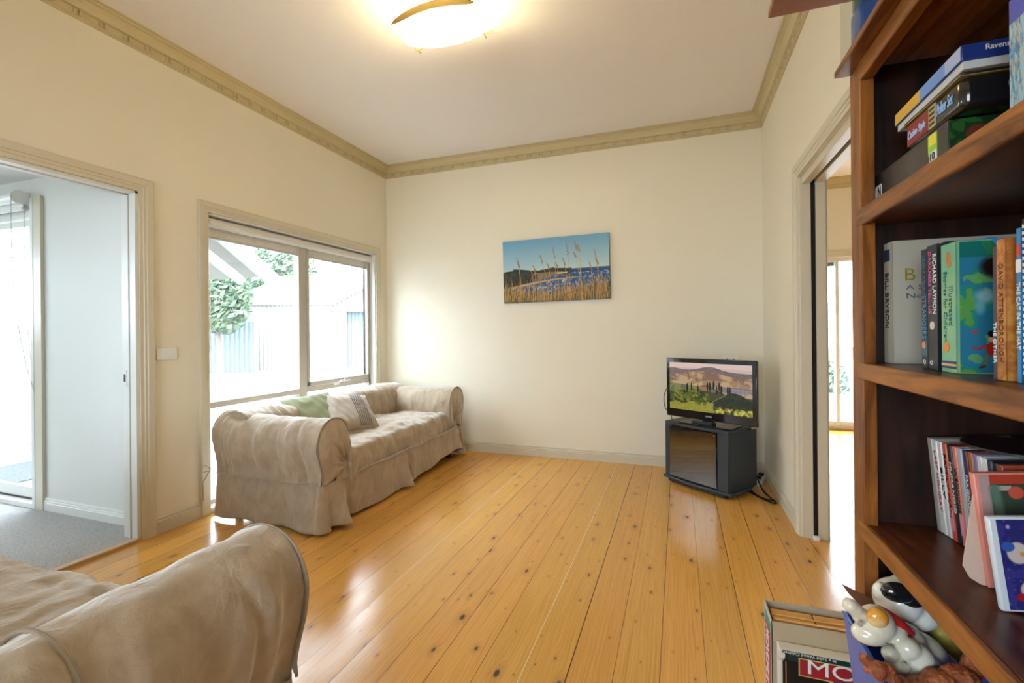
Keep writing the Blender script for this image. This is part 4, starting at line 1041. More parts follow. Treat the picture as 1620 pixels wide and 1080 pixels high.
# picture book
def paint_picture_book():
    h, w_ = 240, 190; a = canvas(h, w_, (38, 128, 120)); U, V = grid(a); n1 = fbm(h, w_, 4, 12); n2 = fbm(h, w_, 9, 15)
    put(a, n1 > .5, (44, 110, 150), .8); put(a, (n1 < .42), (96, 150, 60), .8); put(a, n2 > .60, (120, 170, 70), .6)
    put(a, V > .88, (20, 100, 80), .7)
    def D(u, v, ru, rv, c, al=1, so=.15): disc(a, .01+u*.42, v, ru*.42, rv, c, al, so)
    def K(p, wd, c): stroke(a, [(.01+x*.42, y) for x, y in p], wd*.75, c)
    D(.62, .80, .34, .10, (36, 26, 20), 1, .4); D(.78, .74, .18, .06, (50, 36, 28), 1, .4)
    D(.42, .58, .24, .07, (150, 190, 190), .8, .6); D(.34, .50, .12, .08, (110, 168, 190), .8, .6)
    D(.24, .31, .07, .012, (190, 50, 40)); D(.90, .30, .10, .02, (40, 40, 36), 1, .3)
    K([(.46, .13), (.40, .05)], .018, (120, 104, 50)); K([(.60, .14), (.70, .05)], .018, (120, 104, 50))
    K([(.40, .05), (.33, .04)], .016, (70, 44, 26)); K([(.70, .06), (.76, .05)], .016, (70, 44, 26))
    D(.53, .18, .11, .055, (176, 40, 30)); K([(.46, .21), (.30, .18), (.20, .19)], .013, (176, 40, 30)); K([(.60, .21), (.80, .18), (.95, .20)], .013, (176, 40, 30))
    D(.53, .255, .06, .022, (205, 160, 120)); D(.53, .295, .075, .028, (26, 26, 30))
    return a
M_green = mat('green_cover', (.30, .50, .22), .25, var=(8, .7, (.16, .42, .26)))
b4 = book('thick green picture book with blue ribbon, small red-coated figure on its cover', .916, .9605, zs, .205, .17, M_green)
painted('cover_picture', paint_picture_book(), (.004, -.0224-.0007, .002), (.164, 0, 0), (0, 0, .201), b4, rough=.2)
text('spine_lettering', 'Illustrated', .02, (-.0006, -.008, .105), SPR, SPU, ink((.04, .12, .14), 'darkteal'), b4, width=.062, height=.011)
text('spine_lettering', 'Stories for Children', .02, (-.0006, .008, .105), SPR, SPU, ink((.04, .12, .14), 'darkteal'), b4, width=.112, height=.010)
for z_, c_ in ((.0085, (.02, .04, .22)), (.0125, (.75, .45, .10)), (.0165, (.02, .04, .22))):
    MB().box(-.0006, .0002, -.021, .021, z_-.0018, z_+.0018).build('spine_band', ink(c_, 'band%d' % int(z_*1e4)), b4)
blp = blob('spine_picture', [((.0, 0, .182), (.0012, .008, .010), (0, 0, 0)), ((.0, -.004, .172), (.0012, .006, .006), (0, 0, 0))], ink((.45, .16, .03), 'rust'), b4, .0012, 2)
MB().cyl((-.0009, .006, .040), (.0002, .006, .040), .008, 16).build('spine_picture', ink((.70, .25, .04), 'orange2'), b4)
rbn = MB(); pr_ = crom([(.03, -.0, .206), (.045, -.020, .207), (.055, -.026, .190), (.085, -.0265, .150), (.105, -.0262, .100)], 20)
for i, p_ in enumerate(pr_): rbn.v += [(p_[0]-.004, p_[1], p_[2]-.001), (p_[0]+.004, p_[1], p_[2]+.001)]
for i in range(19): rbn.f.append((2*i, 2*i+1, 2*i+3, 2*i+2))
o_ = rbn.build('ribbon', mat('blue_ribbon', (.04, .22, .50), .35), b4); o_.modifiers.new('t', 'SOLIDIFY').thickness = .0008
b5 = book('narrow dark plum paperback with white spine title', .8165, .8255, zs, .180, .12, mat('plum_cover', (.06, .03, .055), .35), hard=False)
text('spine_lettering', 'THE OTHER', .02, (-.0006, 0, .050), SPR, SPU, Wk, b5, width=.055, height=.006)
b6 = book('orange mottled book with dark title down its spine', .7965, .8160, zs, .188, .13, mat('orange_cover', (.58, .24, .045), .45, var=(60, .8, (.40, .13, .02)), bump=(80, .3, .001)), x0=.404)
text('spine_lettering', 'DAVID ATTENBOROUGH', .02, (-.0006, 0, .090), SPR, SPU, ink((.16, .06, .02), 'umber'), b6, width=.13, height=.009)
b7 = book('tall navy book between the orange and the bright blue spines', .7795, .7955, zs, .195, .13, mat('navy_cover', (.010, .014, .035), .35), x0=.418)
b8 = book('slim bright blue picture book with white spine title', .7685, .7785, zs, .196, .16, mat('bright_blue_cover', (.02, .22, .52), .3), x0=.405)
text('spine_lettering', 'THE CAT IN THE HAT', .02, (-.0006, 0, .085), SPR, SPU, Wk, b8, width=.085, height=.0065)
MB().box(-.0006, .0002, -.0045, .0045, .140, .156).build('spine_patch', Wk, b8)
MB().box(-.0006, .0002, -.003, .003, .160, .175).build('spine_patch', ink((.6, .06, .05), 'red'), b8)
b9 = book('black book with white dotted spine at the far right edge of the middle shelf', .745, .7675, zs, .206, .16, mat('black_cover', (.012, .014, .02), .3), x0=.405)
text('spine_lettering', 'HISTORY', .02, (-.0006, 0, .09), SPR, SPU, Wk, b9, width=.09, height=.010)
for k in range(16): pass
mb_ = MB()
for k in range(24): mb_.box(-.0012, .0002, .0062, .0082, .012+k*.0079, .016+k*.0079)
mb_.build('spine_dots', Wk, b9)

# boxes on the upper shelf ------------------------------------------------
z1 = 1.4525
M_bk = mat('black_card', (.016, .013, .012), .28, bump=(20, .05, .001))
g1 = tag(empty('game_box', (.495, 1.045, z1)), 'flat black game box lying lowest on the upper shelf with a small white logo', 'box')
MB().box(-.105, .105, -.145, .145, 0, .066).build('box_body', M_bk, g1, bevel=.002)
MB().box(-.1058, -.105, .105, .135, .012, .042).build('logo_tile', Wk, g1)
text('logo_lettering', 'C', .02, (-.1066, .128, .028), (0, -1, 0), (0, 0, 1), Wk, g1, height=.020, width=.012)
text('logo_lettering', 'N', .02, (-.1066, .112, .028), (0, -1, 0), (0, 0, 1), K, g1, height=.022, width=.013)
MB().box(-.1057, -.105, -.113, -.085, .030, .062).build('badge', ink((.30, .55, .04), 'lime'), g1)
MB().box(-.1060, -.105, -.111, -.089, .044, .062).build('badge', ink((.75, .60, .04), 'yellow'), g1)
MB().box(-.1060, -.105, -.112, -.090, .016, .034).build('badge', Wk, g1)
text('badge_lettering', '10', .02, (-.1066, -.101, .026), (0, -1, 0), (0, 0, 1), K, g1, height=.012, width=.014)
def paint_end():
    h, w_ = 60, 180; a = canvas(h, w_, (22, 50, 24)); n = fbm(h, w_, 5, 5); put(a, n > .5, (40, 92, 36), .8)
    for k, (u, v) in enumerate(((.22, .55), (.25, .45), (.28, .35), (.31, .27))): stroke(a, [(u-.10, v+.05), (u+.12, v-.05)], .05, (150, 92, 66))
    disc(a, .17, .6, .08, .25, (96, 44, 30)); return a
painted('end_print', paint_end(), (-.104, -.1458, .001), (.208, 0, 0), (0, 0, .064), g1, rough=.35)
g2 = tag(empty('poker_set_tin', (.495, .957, z1+.0665)), 'black and red poker set tin lying on the black game box', 'box')
MB().box(-.105, .105, -.095, .085, 0, .048).build('tin_body', mat('black_tin', (.010, .009, .008), .18, coat=.4), g2, bevel=.010, )
MB().box(-.1056, -.1045, .000, .0765, .006, .042).build('red_panel', ink((.22, .012, .014), 'deepred'), g2)
MB().box(-.1060, -.1045, -.022, .000, .006, .042).build('gold_label', ink((.42, .34, .14), 'palegold'), g2)
text('front_lettering', 'Casino Style', .02, (-.1066, .040, .021), (0, -1, 0), (0, 0, 1), ink((.45, .55, .75), 'paleblue'), g2, width=.062, height=.018, shear=.2)
text('front_lettering', 'Poker Set', .02, (-.1062, -.050, .026), (0, -1, 0), (0, 0, 1), ink((.30, .50, .80), 'skyblue'), g2, width=.046, height=.018, shear=.2)
for k in range(4): MB().box(-.1064, -.1058, -.019, -.003, .010+k*.008, .014+k*.008).build('label_line', K, g2)
MB().box(-.107, .107, -.097, .087, .046, .052).build('tin_lid', mat('black_tin', (.010, .009, .008), .18, coat=.4), g2, bevel=.003)
MB().box(-.1075, .1075, -.0975, .0875, .0455, .0468).build('lid_rim', mat('gold_rim', (.40, .30, .08), .35, metal=.5), g2)
text('end_lettering', 'Casino Style', .02, (-.018, -.0966, .026), CVR, CVU, ink((.10, .12, .16), 'slate'), g2, width=.072, height=.016, shear=.2)
g3 = tag(empty('puzzle_box', (.497, .967, z1+.1192), math.radians(-1.5)), 'blue and yellow jigsaw puzzle box on top of the poker tin', 'box')
MB().box(-.106, .106, -.115, .115, .0, .012).build('box_base', mat('grey_card', (.50, .50, .50), .7), g3, bevel=.001)
MB().box(-.109, .109, -.118, .118, .011, .034).build('box_lid', mat('navy_card', (.012, .03, .16), .3), g3, bevel=.0015)
MB().box(-.1096, -.1088, .0, .116, .0125, .0325).build('side_print', ink((.60, .36, .03), 'amber'), g3)
MB().box(-.1098, -.1088, -.072, .012, .0125, .0325).build('side_print', ink((.14, .28, .62), 'cornflower'), g3)
MB().box(-.1096, -.1088, -.116, -.072, .0125, .0325).build('side_print', ink((.35, .42, .60), 'greyblue'), g3)
text('end_lettering', 'Ravensburger', .02, (-.056, -.1190, .024), CVR, CVU, Wk, g3, width=.052, height=.010)
MB().box(.07, .108, -.1186, -.1178, .0125, .0325).build('end_print', ink((.60, .36, .03), 'amber'), g3)
def paint_sea():
    h, w_ = 150, 170; a = canvas(h, w_, (96, 150, 180)); U, V = grid(a); n1 = fbm(h, w_, 14, 21); n2 = fbm(h, w_, 30, 22)
    put(a, n1 > .52, (150, 190, 205), .9); put(a, n1 < .40, (50, 110, 160), .9); put(a, n2 > .62, (205, 170, 140), .9); put(a, (n2 > .57) & (n2 < .59), (210, 170, 60))
    put(a, V > .80, (70, 78, 170)); return a
g4 = tag(empty('ocean_box', (.490, .735, z1)), 'upright blue sea-patterned box at the right end of the upper shelf', 'box')
MB().box(-.10, .10, -.022, .022, 0, .152).build('box_body', mat('violet_blue_card', (.08, .09, .36), .4), g4, bevel=.002)
painted('side_print', paint_sea(), (-.1008, .0215, .001), (0, -.043, 0), (0, 0, .150), g4, rough=.3)
painted('front_print', paint_sea(), (-.098, -.0228, .001), (.196, 0, 0), (0, 0, .150), g4, rough=.3)

# things on the top board ------------------------------------------------
zt_ = 1.7705
clr = glass_mat('clear_plastic', (.93, .95, .95), .08)
j1 = tag(empty('plastic_tub', (.400, 1.165, zt_)), 'tall clear plastic tub holding blue and yellow pieces on top of the bookcase', 'tub')
MB().prism([(-.062, -.052), (.06, -.052), (.06, .052), (-.062, .052)], 0, .140).build('tub_wall', clr, j1, bevel=.008)
MB().box(-.048, -.006, -.03, .03, .025, .095).build('blue_piece', mat('blue_piece', (.04, .10, .30), .4), j1, bevel=.006)
MB().box(-.046, -.008, -.028, .028, .096, .130).build('green_piece', mat('dark_green_piece', (.03, .14, .10), .4), j1, bevel=.006)
MB().box(.0, .020, -.02, .02, .03, .075).box(-.002, .016, -.02, .02, .08, .10).build('yellow_piece', mat('yellow_piece', (.75, .50, .03), .4), j1, bevel=.004)
j2 = tag(empty('plastic_cup', (.418, 1.060, zt_)), 'clear rounded plastic cup in front of the clear tub on the bookcase', 'cup')
def cupf(u, v):
    r_ = .034*(math.sin(min(1, v*5)*PI/2))+.006*v; an = u*2*PI; return (r_*math.cos(an), r_*math.sin(an), .002+.125*v)
uv_surface('cup_wall', 32, 18, cupf, glass_mat('milky_plastic', (.90, .92, .90), .14), j2, closed_u=True)
j3 = tag(empty('craft_jar', (.47, .95, zt_)), 'clear jar with green and pink paper rolls on top of the bookcase', 'jar')
MB().cyl((0, 0, 0), (0, 0, .140), .048, 28).build('jar_wall', clr, j3, smooth=True)
MB().box(-.02, .0, -.02, .02, .004, .13).build('pink_roll', mat('pink_paper', (.65, .30, .28), .7), j3); MB().box(.003, .022, -.02, .02, .004, .135).build('green_roll', mat('green_paper', (.05, .40, .25), .7), j3)
tb = tag(empty('wooden_board', (.43, 1.06, zt_+.1415)), 'flat brown wooden board lying across the clear tubs above the bookcase', 'board')
wc = at(2, zt_+.1415, 1215, 30); 
MB().box(wc.x-.43, .20, -.22, wc.y-1.06, 0, .016).build('board', wood_material('brown_board_wood', (.20, .07, .028), (.34, .14, .06), .45, .5, 0), tb, bevel=.002)

# discs and cases on the lower shelf ---------------------------------------
z0 = .7955
dv = [((.40, .39, .36), ''), ((.70, .70, .68), 'LAST HOLIDAY'), ((.66, .66, .64), 'BILLY'), ((.60, .10, .06), 'FAMILY MAN'), ((.03, .03, .03), 'HUMANOID'), ((.68, .22, .16), 'WEDDING'), ((.40, .44, .50), ''), ((.07, .03, .07), 'MAGNUM'), ((.42, .14, .03), ''), ((.24, .18, .36), 'JERRY'), ((.70, .70, .70), 'GET SMART'), ((.72, .72, .72), 'BARNEY'), ((.04, .05, .09), ''), ((.02, .02, .02), ''), ((.34, .06, .03), ''), ((.02, .02, .02), ''), ((.5, .06, .05), '')]
dnames = ['grey', 'white with red title', 'white with thin title', 'red', 'black', 'salmon', 'blue-grey', 'dark purple', 'brown-orange', 'lilac', 'white with bold dark title', 'white with tall lettering', 'dark navy', 'black with plain spine', 'rust red', 'plain black nearest', 'scarlet nearest']
yv = 1.180
for k, ((c, tt), dn) in enumerate(list(zip(dv, dnames))[:15]):
    th_ = .0135 if k else .018
    r_ = tag(empty('disc_case', (.488+.0015*min(k, 8), yv-th_/2, z0), 0), f'{dn} disc case spine in the row on the lower shelf', 'disc case', 'disc cases on the lower shelf')
    r_.rotation_euler = (math.radians(0), math.radians(-5.0), 0)
    mc = mat('case_%d' % k, c, .3)
    hgt = .186 if k != 15 else .17
    MB().box(0, .130, -th_/2+.0006, th_/2-.0006, 0.0005, hgt).build('case', mc, r_, bevel=.0015)
    if tt: text('spine_lettering', tt, .02, (-.0006, 0, .105), SPR, SPU, (ink((.45, .03, .03), 'crimson') if k in (1, 10) else (K if c[0] > .5 else Wk)), r_, width=min(.12, .012*len(tt)), height=.007)
    if k in (3, 5, 8): MB().box(-.0006, .0004, -th_/2+.001, th_/2-.001, .02, .06).build('spine_patch', ink([(.75, .3, .35), (.75, .30, .40), (.62, .35, .08)][(3, 5, 8).index(k)], 'dvdp%d' % k), r_)
    yv -= th_+.0004
disc_ = tag(empty('black_disc', (.558, 1.045, z0+.1995)), 'black disc lying flat on top of the row of disc cases', 'disc')
def ring(u, v):
    rr_ = [.010, .092, .092, .010][int(round(v*4)) % 4]; zz = [.0, .0, .0035, .0035][int(round(v*4)) % 4]; an = u*2*PI; return (rr_*math.cos(an), rr_*math.sin(an), zz)
V_ = []; F_ = []
for i in range(48):
    an = i*2*PI/48
    for rr_, zz in ((.010, 0), (.085, 0), (.085, .0035), (.010, .0035)): V_.append((rr_*math.cos(an), rr_*math.sin(an), zz))
for i in range(48):
    for j in range(4): F_.append((i*4+j, ((i+1) % 48)*4+j, ((i+1) % 48)*4+(j+1) % 4, i*4+(j+1) % 4))
o_ = mesh_obj('disc_body', V_, F_, mat('disc_black', (.020, .013, .012), .35), disc_); fix_normals(o_)
# paper sleeve
ps = tag(empty('paper_sleeve', (.505, .945, z0)), 'beige translucent paper sleeve leaning behind the patterned case on the lower shelf', 'sleeve')
PX = [(1540, 781), (1560, 785), (1575, 935), (1553, 928), (1535, 914), (1524, 895)]
pv = [at(1, .945, *p) for p in PX]; pv = [Vector((p.x, p.y, max(p.z, z0+.001)))-Vector((.505, .945, z0)) for p in pv]
pv[1].x += .09; pv[2].x += .09
PXn = MB(); PXn.v = [tuple(p) for p in pv]+[(p.x, p.y+.003, p.z) for p in pv]; PXn.f = [(0, 1, 2, 3, 4, 5), (11, 10, 9, 8, 7, 6)]+[(i, (i+1) % 6, (i+1) % 6+6, i+6) for i in range(6)]
PXn.build('sleeve', mat('beige_paper', (.58, .42, .33), .7), ps)
def paint_pinkcase():
    h, w_ = 190, 135; a = canvas(h, w_, (52, 66, 52)); U, V = grid(a); q = .42
    put(a, V > .92, (170, 60, 40)); put(a, (V > .86) & (V < .90) & (U < .3), (170, 150, 140)); put(a, U < .10, (168, 140, 140)); put(a, (U < .13) & (V > .5) & (V < .53), (90, 90, 40))
    stroke(a, [(.14, .88), (.20, .2)], .05, (86, 112, 96)); disc(a, .30, .36, .05, .06, (190, 80, 50)); disc(a, .31, .36, .02, .03, (52, 66, 52)); disc(a, .38, .39, .05, .05, (190, 120, 50)); disc(a, .34, .84, .08, .06, (190, 80, 60)); return a
pc = tag(empty('picture_case', (.452, .938, z0)), 'salmon-spined disc case with dark green picture front, behind the blue patterned case', 'disc case')
MB().box(0, .135, -.0, .013, 0, .178).build('case', mat('salmon_case', (.72, .25, .20), .3), pc, bevel=.002)
pc.rotation_euler = (0, math.radians(-6), 0)
painted('front_print', paint_pinkcase(), (.006, -.0006, .002), (.127, 0, 0), (0, 0, .174), pc, rough=.3)
cc = tag(empty('clear_case', (.520, .905, z0)), 'clear plastic disc case standing at the right frame edge on the lower shelf', 'disc case')
MB().box(0, .11, 0, .012, 0, .185).build('case', clr, cc, bevel=.002); MB().box(.015, .10, .003, .009, .01, .175).build('insert', mat('pale_insert', (.5, .56, .58), .5), cc)
def paint_night():
    h, w_ = 180, 170; a = canvas(h, w_, (44, 42, 104)); U, V = grid(a); rs = np.random.RandomState(8)
    n = fbm(h, w_, 5, 30); put(a, n > .55, (58, 54, 128), .7)
    def D(u, v, ru, rv, c, al=1, so=.15): disc(a, u*.42, v, ru*.42, rv, c, al, so)
    for k in range(60): disc(a, rs.rand(), rs.rand(), .010, .012, (150, 140, 190), .7, .9)
    D(.22, .92, .06, .035, (205, 180, 205), .9, .8); D(.34, .63, .24, .13, (190, 178, 170)); D(.16, .70, .14, .06, (50, 84, 160)); stroke(a, [(.18, .62), (.28, .54)], .03, (196, 140, 50))
    D(.85, .40, .20, .08, (214, 190, 50)); D(.52, .22, .26, .12, (206, 176, 156)); D(.30, .14, .14, .05, (150, 30, 40)); D(.62, .10, .16, .05, (40, 44, 60)); D(.84, .88, .24, .06, (50, 110, 70)); D(.88, .68, .15, .10, (44, 82, 150)); D(.86, .58, .14, .03, (150, 40, 50))
    return a
xc = tag(empty('patterned_case', (.432, .866, z0)), 'square clear-edged disc case with night-blue patterned front, nearest on the lower shelf', 'disc case')
MB().box(0, .150, 0, .011, 0, .134).build('case', mat('clear_edge', (.60, .64, .68), .2), xc, bevel=.003)
xc.rotation_euler = (0, math.radians(-7), 0)
painted('front_print', paint_night(), (.009, -.0006, .004), (.133, 0, 0), (0, 0, .127), xc, rough=.25)
fl = tag(empty('flat_case_stack', (.60, .92, z0)), 'dark flat folder behind the cases at the right frame edge', 'folder')
MB().box(-.01, .035, -.04, .05, 0, .15).build('folder', mat('dark_folder', (.05, .03, .03), .5), fl, bevel=.003)

# tub of toys in the bay below ---------------------------------------------
zb = .4555
tbx = tag(empty('toy_tub', (.455, .915, zb)), 'blue plastic tub full of toys sticking out of the low bay of the bookcase', 'tub')
def tubwall():
    m_ = MB(); o = [(-.135, -.23), (.14, -.23), (.14, .245), (-.135, .245)]; k = 8
    zt2 = .150
    lv = [([(x*.90, y*.94) for x, y in o], 0), (o, zt2), ([(x*1.02, y*1.01) for x, y in o], zt2+.002), ([(x*1.02, y*1.01) for x, y in o], zt2+.006), ([(x*.96, y*.975) for x, y in o], zt2+.006), ([(x*.87, y*.92) for x, y in o], .006)]
    for pl, z in lv: m_.v += [(x, y, z) for x, y in pl]
    for i in range(len(lv)-1):
        for j in range(4): m_.f.append((i*4+j, i*4+(j+1) % 4, (i+1)*4+(j+1) % 4, (i+1)*4+j))
    m_.f.append((3, 2, 1, 0)); e = (len(lv)-1)*4; m_.f.append((e, e+1, e+2, e+3)); return m_
tubwall().build('tub_body', mat('blue_plastic', (.025, .12, .50), .3, coat=.2), tbx, bevel=.004)
M_cer = mat('cream_ceramic', (.74, .70, .58), .18, var=(6, .5, (.66, .61, .47)), coat=.5)
PXM = .86/746.26
def tp(px, py, d=.86): return atd(d, px, py)
dog = tag(empty('ceramic_puppy', tuple(tp(1430, 1030))), 'cream ceramic toy puppy with an orange patch, lying on its back in the blue tub', 'figurine')
def rel(p): return tuple(Vector(p)-dog.location)
def E(px, py, r, d=.86, e=(0, 0, 0)): return (rel(tp(px, py, d)), tuple(x*PXM for x in r), e)
parts = [E(1386, 985, (26, 26, 27)), E(1374, 1002, (24, 20, 16)), E(1400, 990, (30, 28, 24), .88), E(1425, 1012, (34, 32, 30), .885), E(1452, 1035, (40, 34, 36), .885), E(1478, 1058, (38, 34, 34), .89), E(1500, 1075, (34, 30, 30), .90),
         E(1345, 957, (11, 11, 11), .86), E(1352, 963, (11, 11, 12), .86), E(1360, 973, (12, 12, 13), .86), E(1369, 984, (15, 14, 16)), 
         E(1436, 1025, (17, 16, 17), .845), E(1452, 1042, (22, 20, 24), .845), E(1466, 1060, (22, 20, 26), .845), E(1408, 1034, (12, 12, 12), .845), E(1420, 1050, (17, 14, 17), .845), E(1438, 1066, (22, 16, 14), .845)]
body = blob('body', parts, M_cer, dog, .0022, 8)
pt = blob('orange_patch', [E(1388, 977, (15, 10, 15), .838), ], mat('orange_glaze', (.70, .28, .02), .15, var=(40, .7, (.75, .55, .25)), coat=.5), dog, .0015, 4)
for (px, py, d_) in ((1361, 987, .838), (1430, 1052, .828)):
    c_ = Vector(rel(tp(px, py, d_))); MB().cyl(c_, c_+(-ray(px, py)).normalized()*.004, .0044, 16).build('plug', mat('grey_rubber', (.30, .28, .22), .6), dog, smooth=True)
bl2 = tag(empty('ceramic_animal', tuple(tp(1440, 960, .93))), 'white glazed toy animal with black patch and red collar in the tub', 'figurine')
def rel(p): return tuple(Vector(p)-bl2.location)
def E2(px, py, r, d=.93, e=(0, 0, 0)): return (rel(tp(px, py, d)), tuple(x*.93/746.26 for x in r), e)
blob('head', [E2(1420, 948, (33, 33, 33)), E2(1394, 936, (12, 14, 15)), E2(1446, 966, (32, 32, 28)), E2(1432, 930, (22, 22, 22))], mat('white_glaze', (.78, .76, .68), .12, coat=.6), bl2, .0025, 6)
blob('black_patch', [E2(1420, 937, (22, 12, 15), .895), E2(1440, 946, (20, 12, 14), .900)], mat('black_glaze', (.01, .01, .012), .08, coat=.6), bl2, .0018, 5)
cr = MB(); cr.tube([rel(tp(px, py, d)) for px, py, d in ((1380, 966, .90), (1390, 964, .875), (1404, 971, .862), (1420, 983, .858), (1436, 997, .862), (1446, 1006, .88))], .0085, 10); cr.build('collar', mat('red_glaze', (.55, .02, .012), .2, coat=.4), bl2, smooth=True)
blob('body', [E2(1404, 988, (24, 20, 20), .94), E2(1428, 1006, (26, 20, 22), .94)], mat('white_glaze', (.78, .76, .68), .12), bl2, .003, 4)
dr = tag(empty('rubber_creature', tuple(tp(1440, 1075, .80))), 'orange-brown scaly rubber creature at the front of the blue tub', 'toy')
def rel(p): return tuple(Vector(p)-dr.location)
def E3(px, py, r, d=.80, e=(0, 0, 0)): return (rel(tp(px, py, d)), tuple(x*.80/746.26 for x in r), e)
ob = blob('body', [E3(1368, 1042, (8, 8, 9), .82), E3(1377, 1049, (10, 10, 9), .82), E3(1390, 1060, (13, 12, 14)), E3(1402, 1058, (12, 10, 10)), E3(1405, 1072, (18, 15, 12)), E3(1425, 1084, (22, 18, 12)), E3(1460, 1086, (24, 20, 12)), E3(1490, 1078, (26, 22, 16)), E3(1520, 1076, (28, 24, 22)), E3(1535, 1056, (13, 12, 24), .81), E3(1372, 1058, (6, 6, 6), .82)], mat('orange_rubber', (.42, .12, .04), .4, var=(60, .8, (.26, .06, .02)), bump=(220, .9, .004)), dr, .0022, 3)
displace(ob, .0022, 130, (1, 1, 1), 3, 2)
yb = tag(empty('yellow_toy', tuple(tp(1492, 1003, .92))), 'yellow plastic toy piece deep in the blue tub behind the puppy', 'toy')
blob('body', [((0, 0, 0), (.026, .02, .022), (0, 0, 0)), ((.02, .0, -.02), (.03, .02, .024), (0, 0, 0))], mat('yellow_plastic', (.50, .38, .06), .35), yb, .004, 2)
MB().cyl((.035, -.02, -.045), (.05, -.025, -.045), .014, 14).build('red_wheel', mat('red_plastic', (.4, .02, .03), .3), yb, bevel=.002)
fd = tag(empty('brown_card', (.36, 1.135, .60)), 'pointed brown card corner sticking out of the tub beside the bookcase upright', 'card')
fdp = [at(1, 1.135, *p) for p in ((1332, 924), (1352, 934), (1396, 955), (1412, 985), (1385, 985), (1366, 963), (1342, 938))]
m_ = MB(); m_.v = [tuple(p-Vector((.36, 1.135, .60))) for p in fdp]; n_ = len(fdp); m_.v += [(v[0], v[1]+.003, v[2]) for v in m_.v[:n_]]
m_.f = [tuple(range(n_)), tuple(range(n_, 2*n_))[::-1]]+[(i, (i+1) % n_, (i+1) % n_+n_, i+n_) for i in range(n_)]
m_.build('card', mat('brown_cardboard', (.17, .065, .03), .6), fd)

# ================================================================== BOARD GAME BOX
M_card = mat('raw_cardboard', (.42, .34, .23), .8); M_bgreen = mat('bottle_green_card', (.008, .035, .030), .35); M_blk = mat('black_print', (.008, .009, .010), .3)
mo = tag(empty('board_game_box', (.45, 1.70, 0)), 'open upright board game box on the floor beside the bookcase, wooden pieces inside', 'box')
bx = MB(); X0, X1, Y0, Y1, ZH = -.188, .185, -.062, .062, .302
bx.box(X0, X1, Y1-.003, Y1, 0, ZH).box(X0, X1, Y0, Y0+.003, 0, ZH).box(X0, X0+.003, Y0, Y1, 0, ZH).box(X1-.003, X1, Y0, Y1, 0, ZH).box(X0, X1, Y0, Y1, 0, .003)
bx.build('box_body', M_card, mo)
MB().box(X0-.001, X0, Y0, Y1, 0, ZH-.001).build('side_print', mat('pale_print', (.55, .56, .52), .35), mo)
MB().box(X0-.0015, X0-.001, Y0+.006, Y1-.01, .10, ZH-.012).build('side_print', ink((.06, .22, .18), 'teal'), mo)
MB().box(X0-.0022, X0-.0015, Y0+.012, Y1-.028, .03, ZH-.045).build('red_banner', ink((.50, .02, .02), 'bannerred'), mo)
text('side_lettering', 'MONOPOLY', .02, (X0-.0032, -.010, .150), SPR, SPU, Wk, mo, width=.20, height=.055, bold=.0)
wd = wood_material('honey_wood', (.55, .27, .06), (.75, .44, .14), .4, .6, 0)
MB().box(X0+.012, X0+.130, Y0+.012, Y1-.018, .10, .287).build('wooden_drawer', wd, mo, bevel=.003)
MB().box(X0+.134, X1-.010, Y0+.012, Y1-.018, .10, .287).build('wooden_drawer', wd, mo, bevel=.003)
wr2 = MB().box(X0+.012, X1-.012, Y0+.030, Y0+.040, .287, .293).box(X0+.012, X1-.012, Y0+.062, Y0+.070, .287, .291); wr2.build('wood_moulding', wd, mo, bevel=.002)
MB().obox((0, Y0-.018, ZH-.022), (.186, 0, 0), (0, -.018, -.020), (0, .0011, -.001)).build('folded_flap', M_card, mo)
ld = tag(empty('game_carton', (.45, 1.582, 0)), 'black and green board game box lid with red banner in front of the open box', 'box')
MB().box(-.180, .185, -.022, .018, 0, .268).build('lid_body', mat('lid_white_card', (.60, .56, .48), .6), ld, bevel=.003)
MB().box(-.172, .186, -.0232, -.022, .0, .2665).build('front_print', M_blk, ld)
MB().box(-.160, .186, -.0238, -.0232, .240, .266).build('green_band', M_bgreen, ld)
MB().box(-.1652, -.162, -.0240, -.0232, 0, .235).build('copper_line', ink((.30, .10, .04), 'copper'), ld)
Yf = 1.585-.0245
def lp(px, py): p = at(1, Yf, px, py); return (p.x-.45, 0, p.z)
a_ = lp(1239, 1033); b_ = lp(1322, 1042); cx = (a_[0]+b_[0])/2; cz = (a_[2]+b_[2])/2
text('upside_down_lettering', 'In a Solid Wood Cabinet', .02, (cx, -.0249, cz), (-1, 0, 0), (0, 0, -1), Wk, ld, width=b_[0]-a_[0], height=.008)
p1 = lp(1263, 1039); p2 = lp(1263, 1058); 
MB().box(p1[0], .186, -.0242, -.0236, p1[2]-.052, p1[2]).build('gold_border', ink((.55, .42, .12), 'gold2'), ld)
MB().box(p1[0]+.003, .186, -.0247, -.0241, p1[2]-.049, p1[2]-.003).build('red_banner', ink((.32, .012, .02), 'wine'), ld)
text('banner_lettering', 'MO', .02, (p1[0]+.082, -.0255, p1[2]-.020), CVR, CVU, Wk, ld, width=.118, height=.040)
q1 = lp(1312, 1068)
MB().box(q1[0], .186, -.0244, -.0236, q1[2]-.030, q1[2]).build('gold_label', ink((.55, .42, .12), 'gold2'), ld)
text('label_lettering', 'HERE & NOW', .02, (q1[0]+.062, -.0250, q1[2]-.015), CVR, CVU, ink((.03, .02, .06), 'inkblue'), ld, width=.105, height=.015)
MB().cyl((-.176, -.026, .255), (-.168, .010, .215), .010, 16, .013).build('crumpled_corner', mat('lid_white_card', (.60, .56, .48), .6), ld, smooth=True)

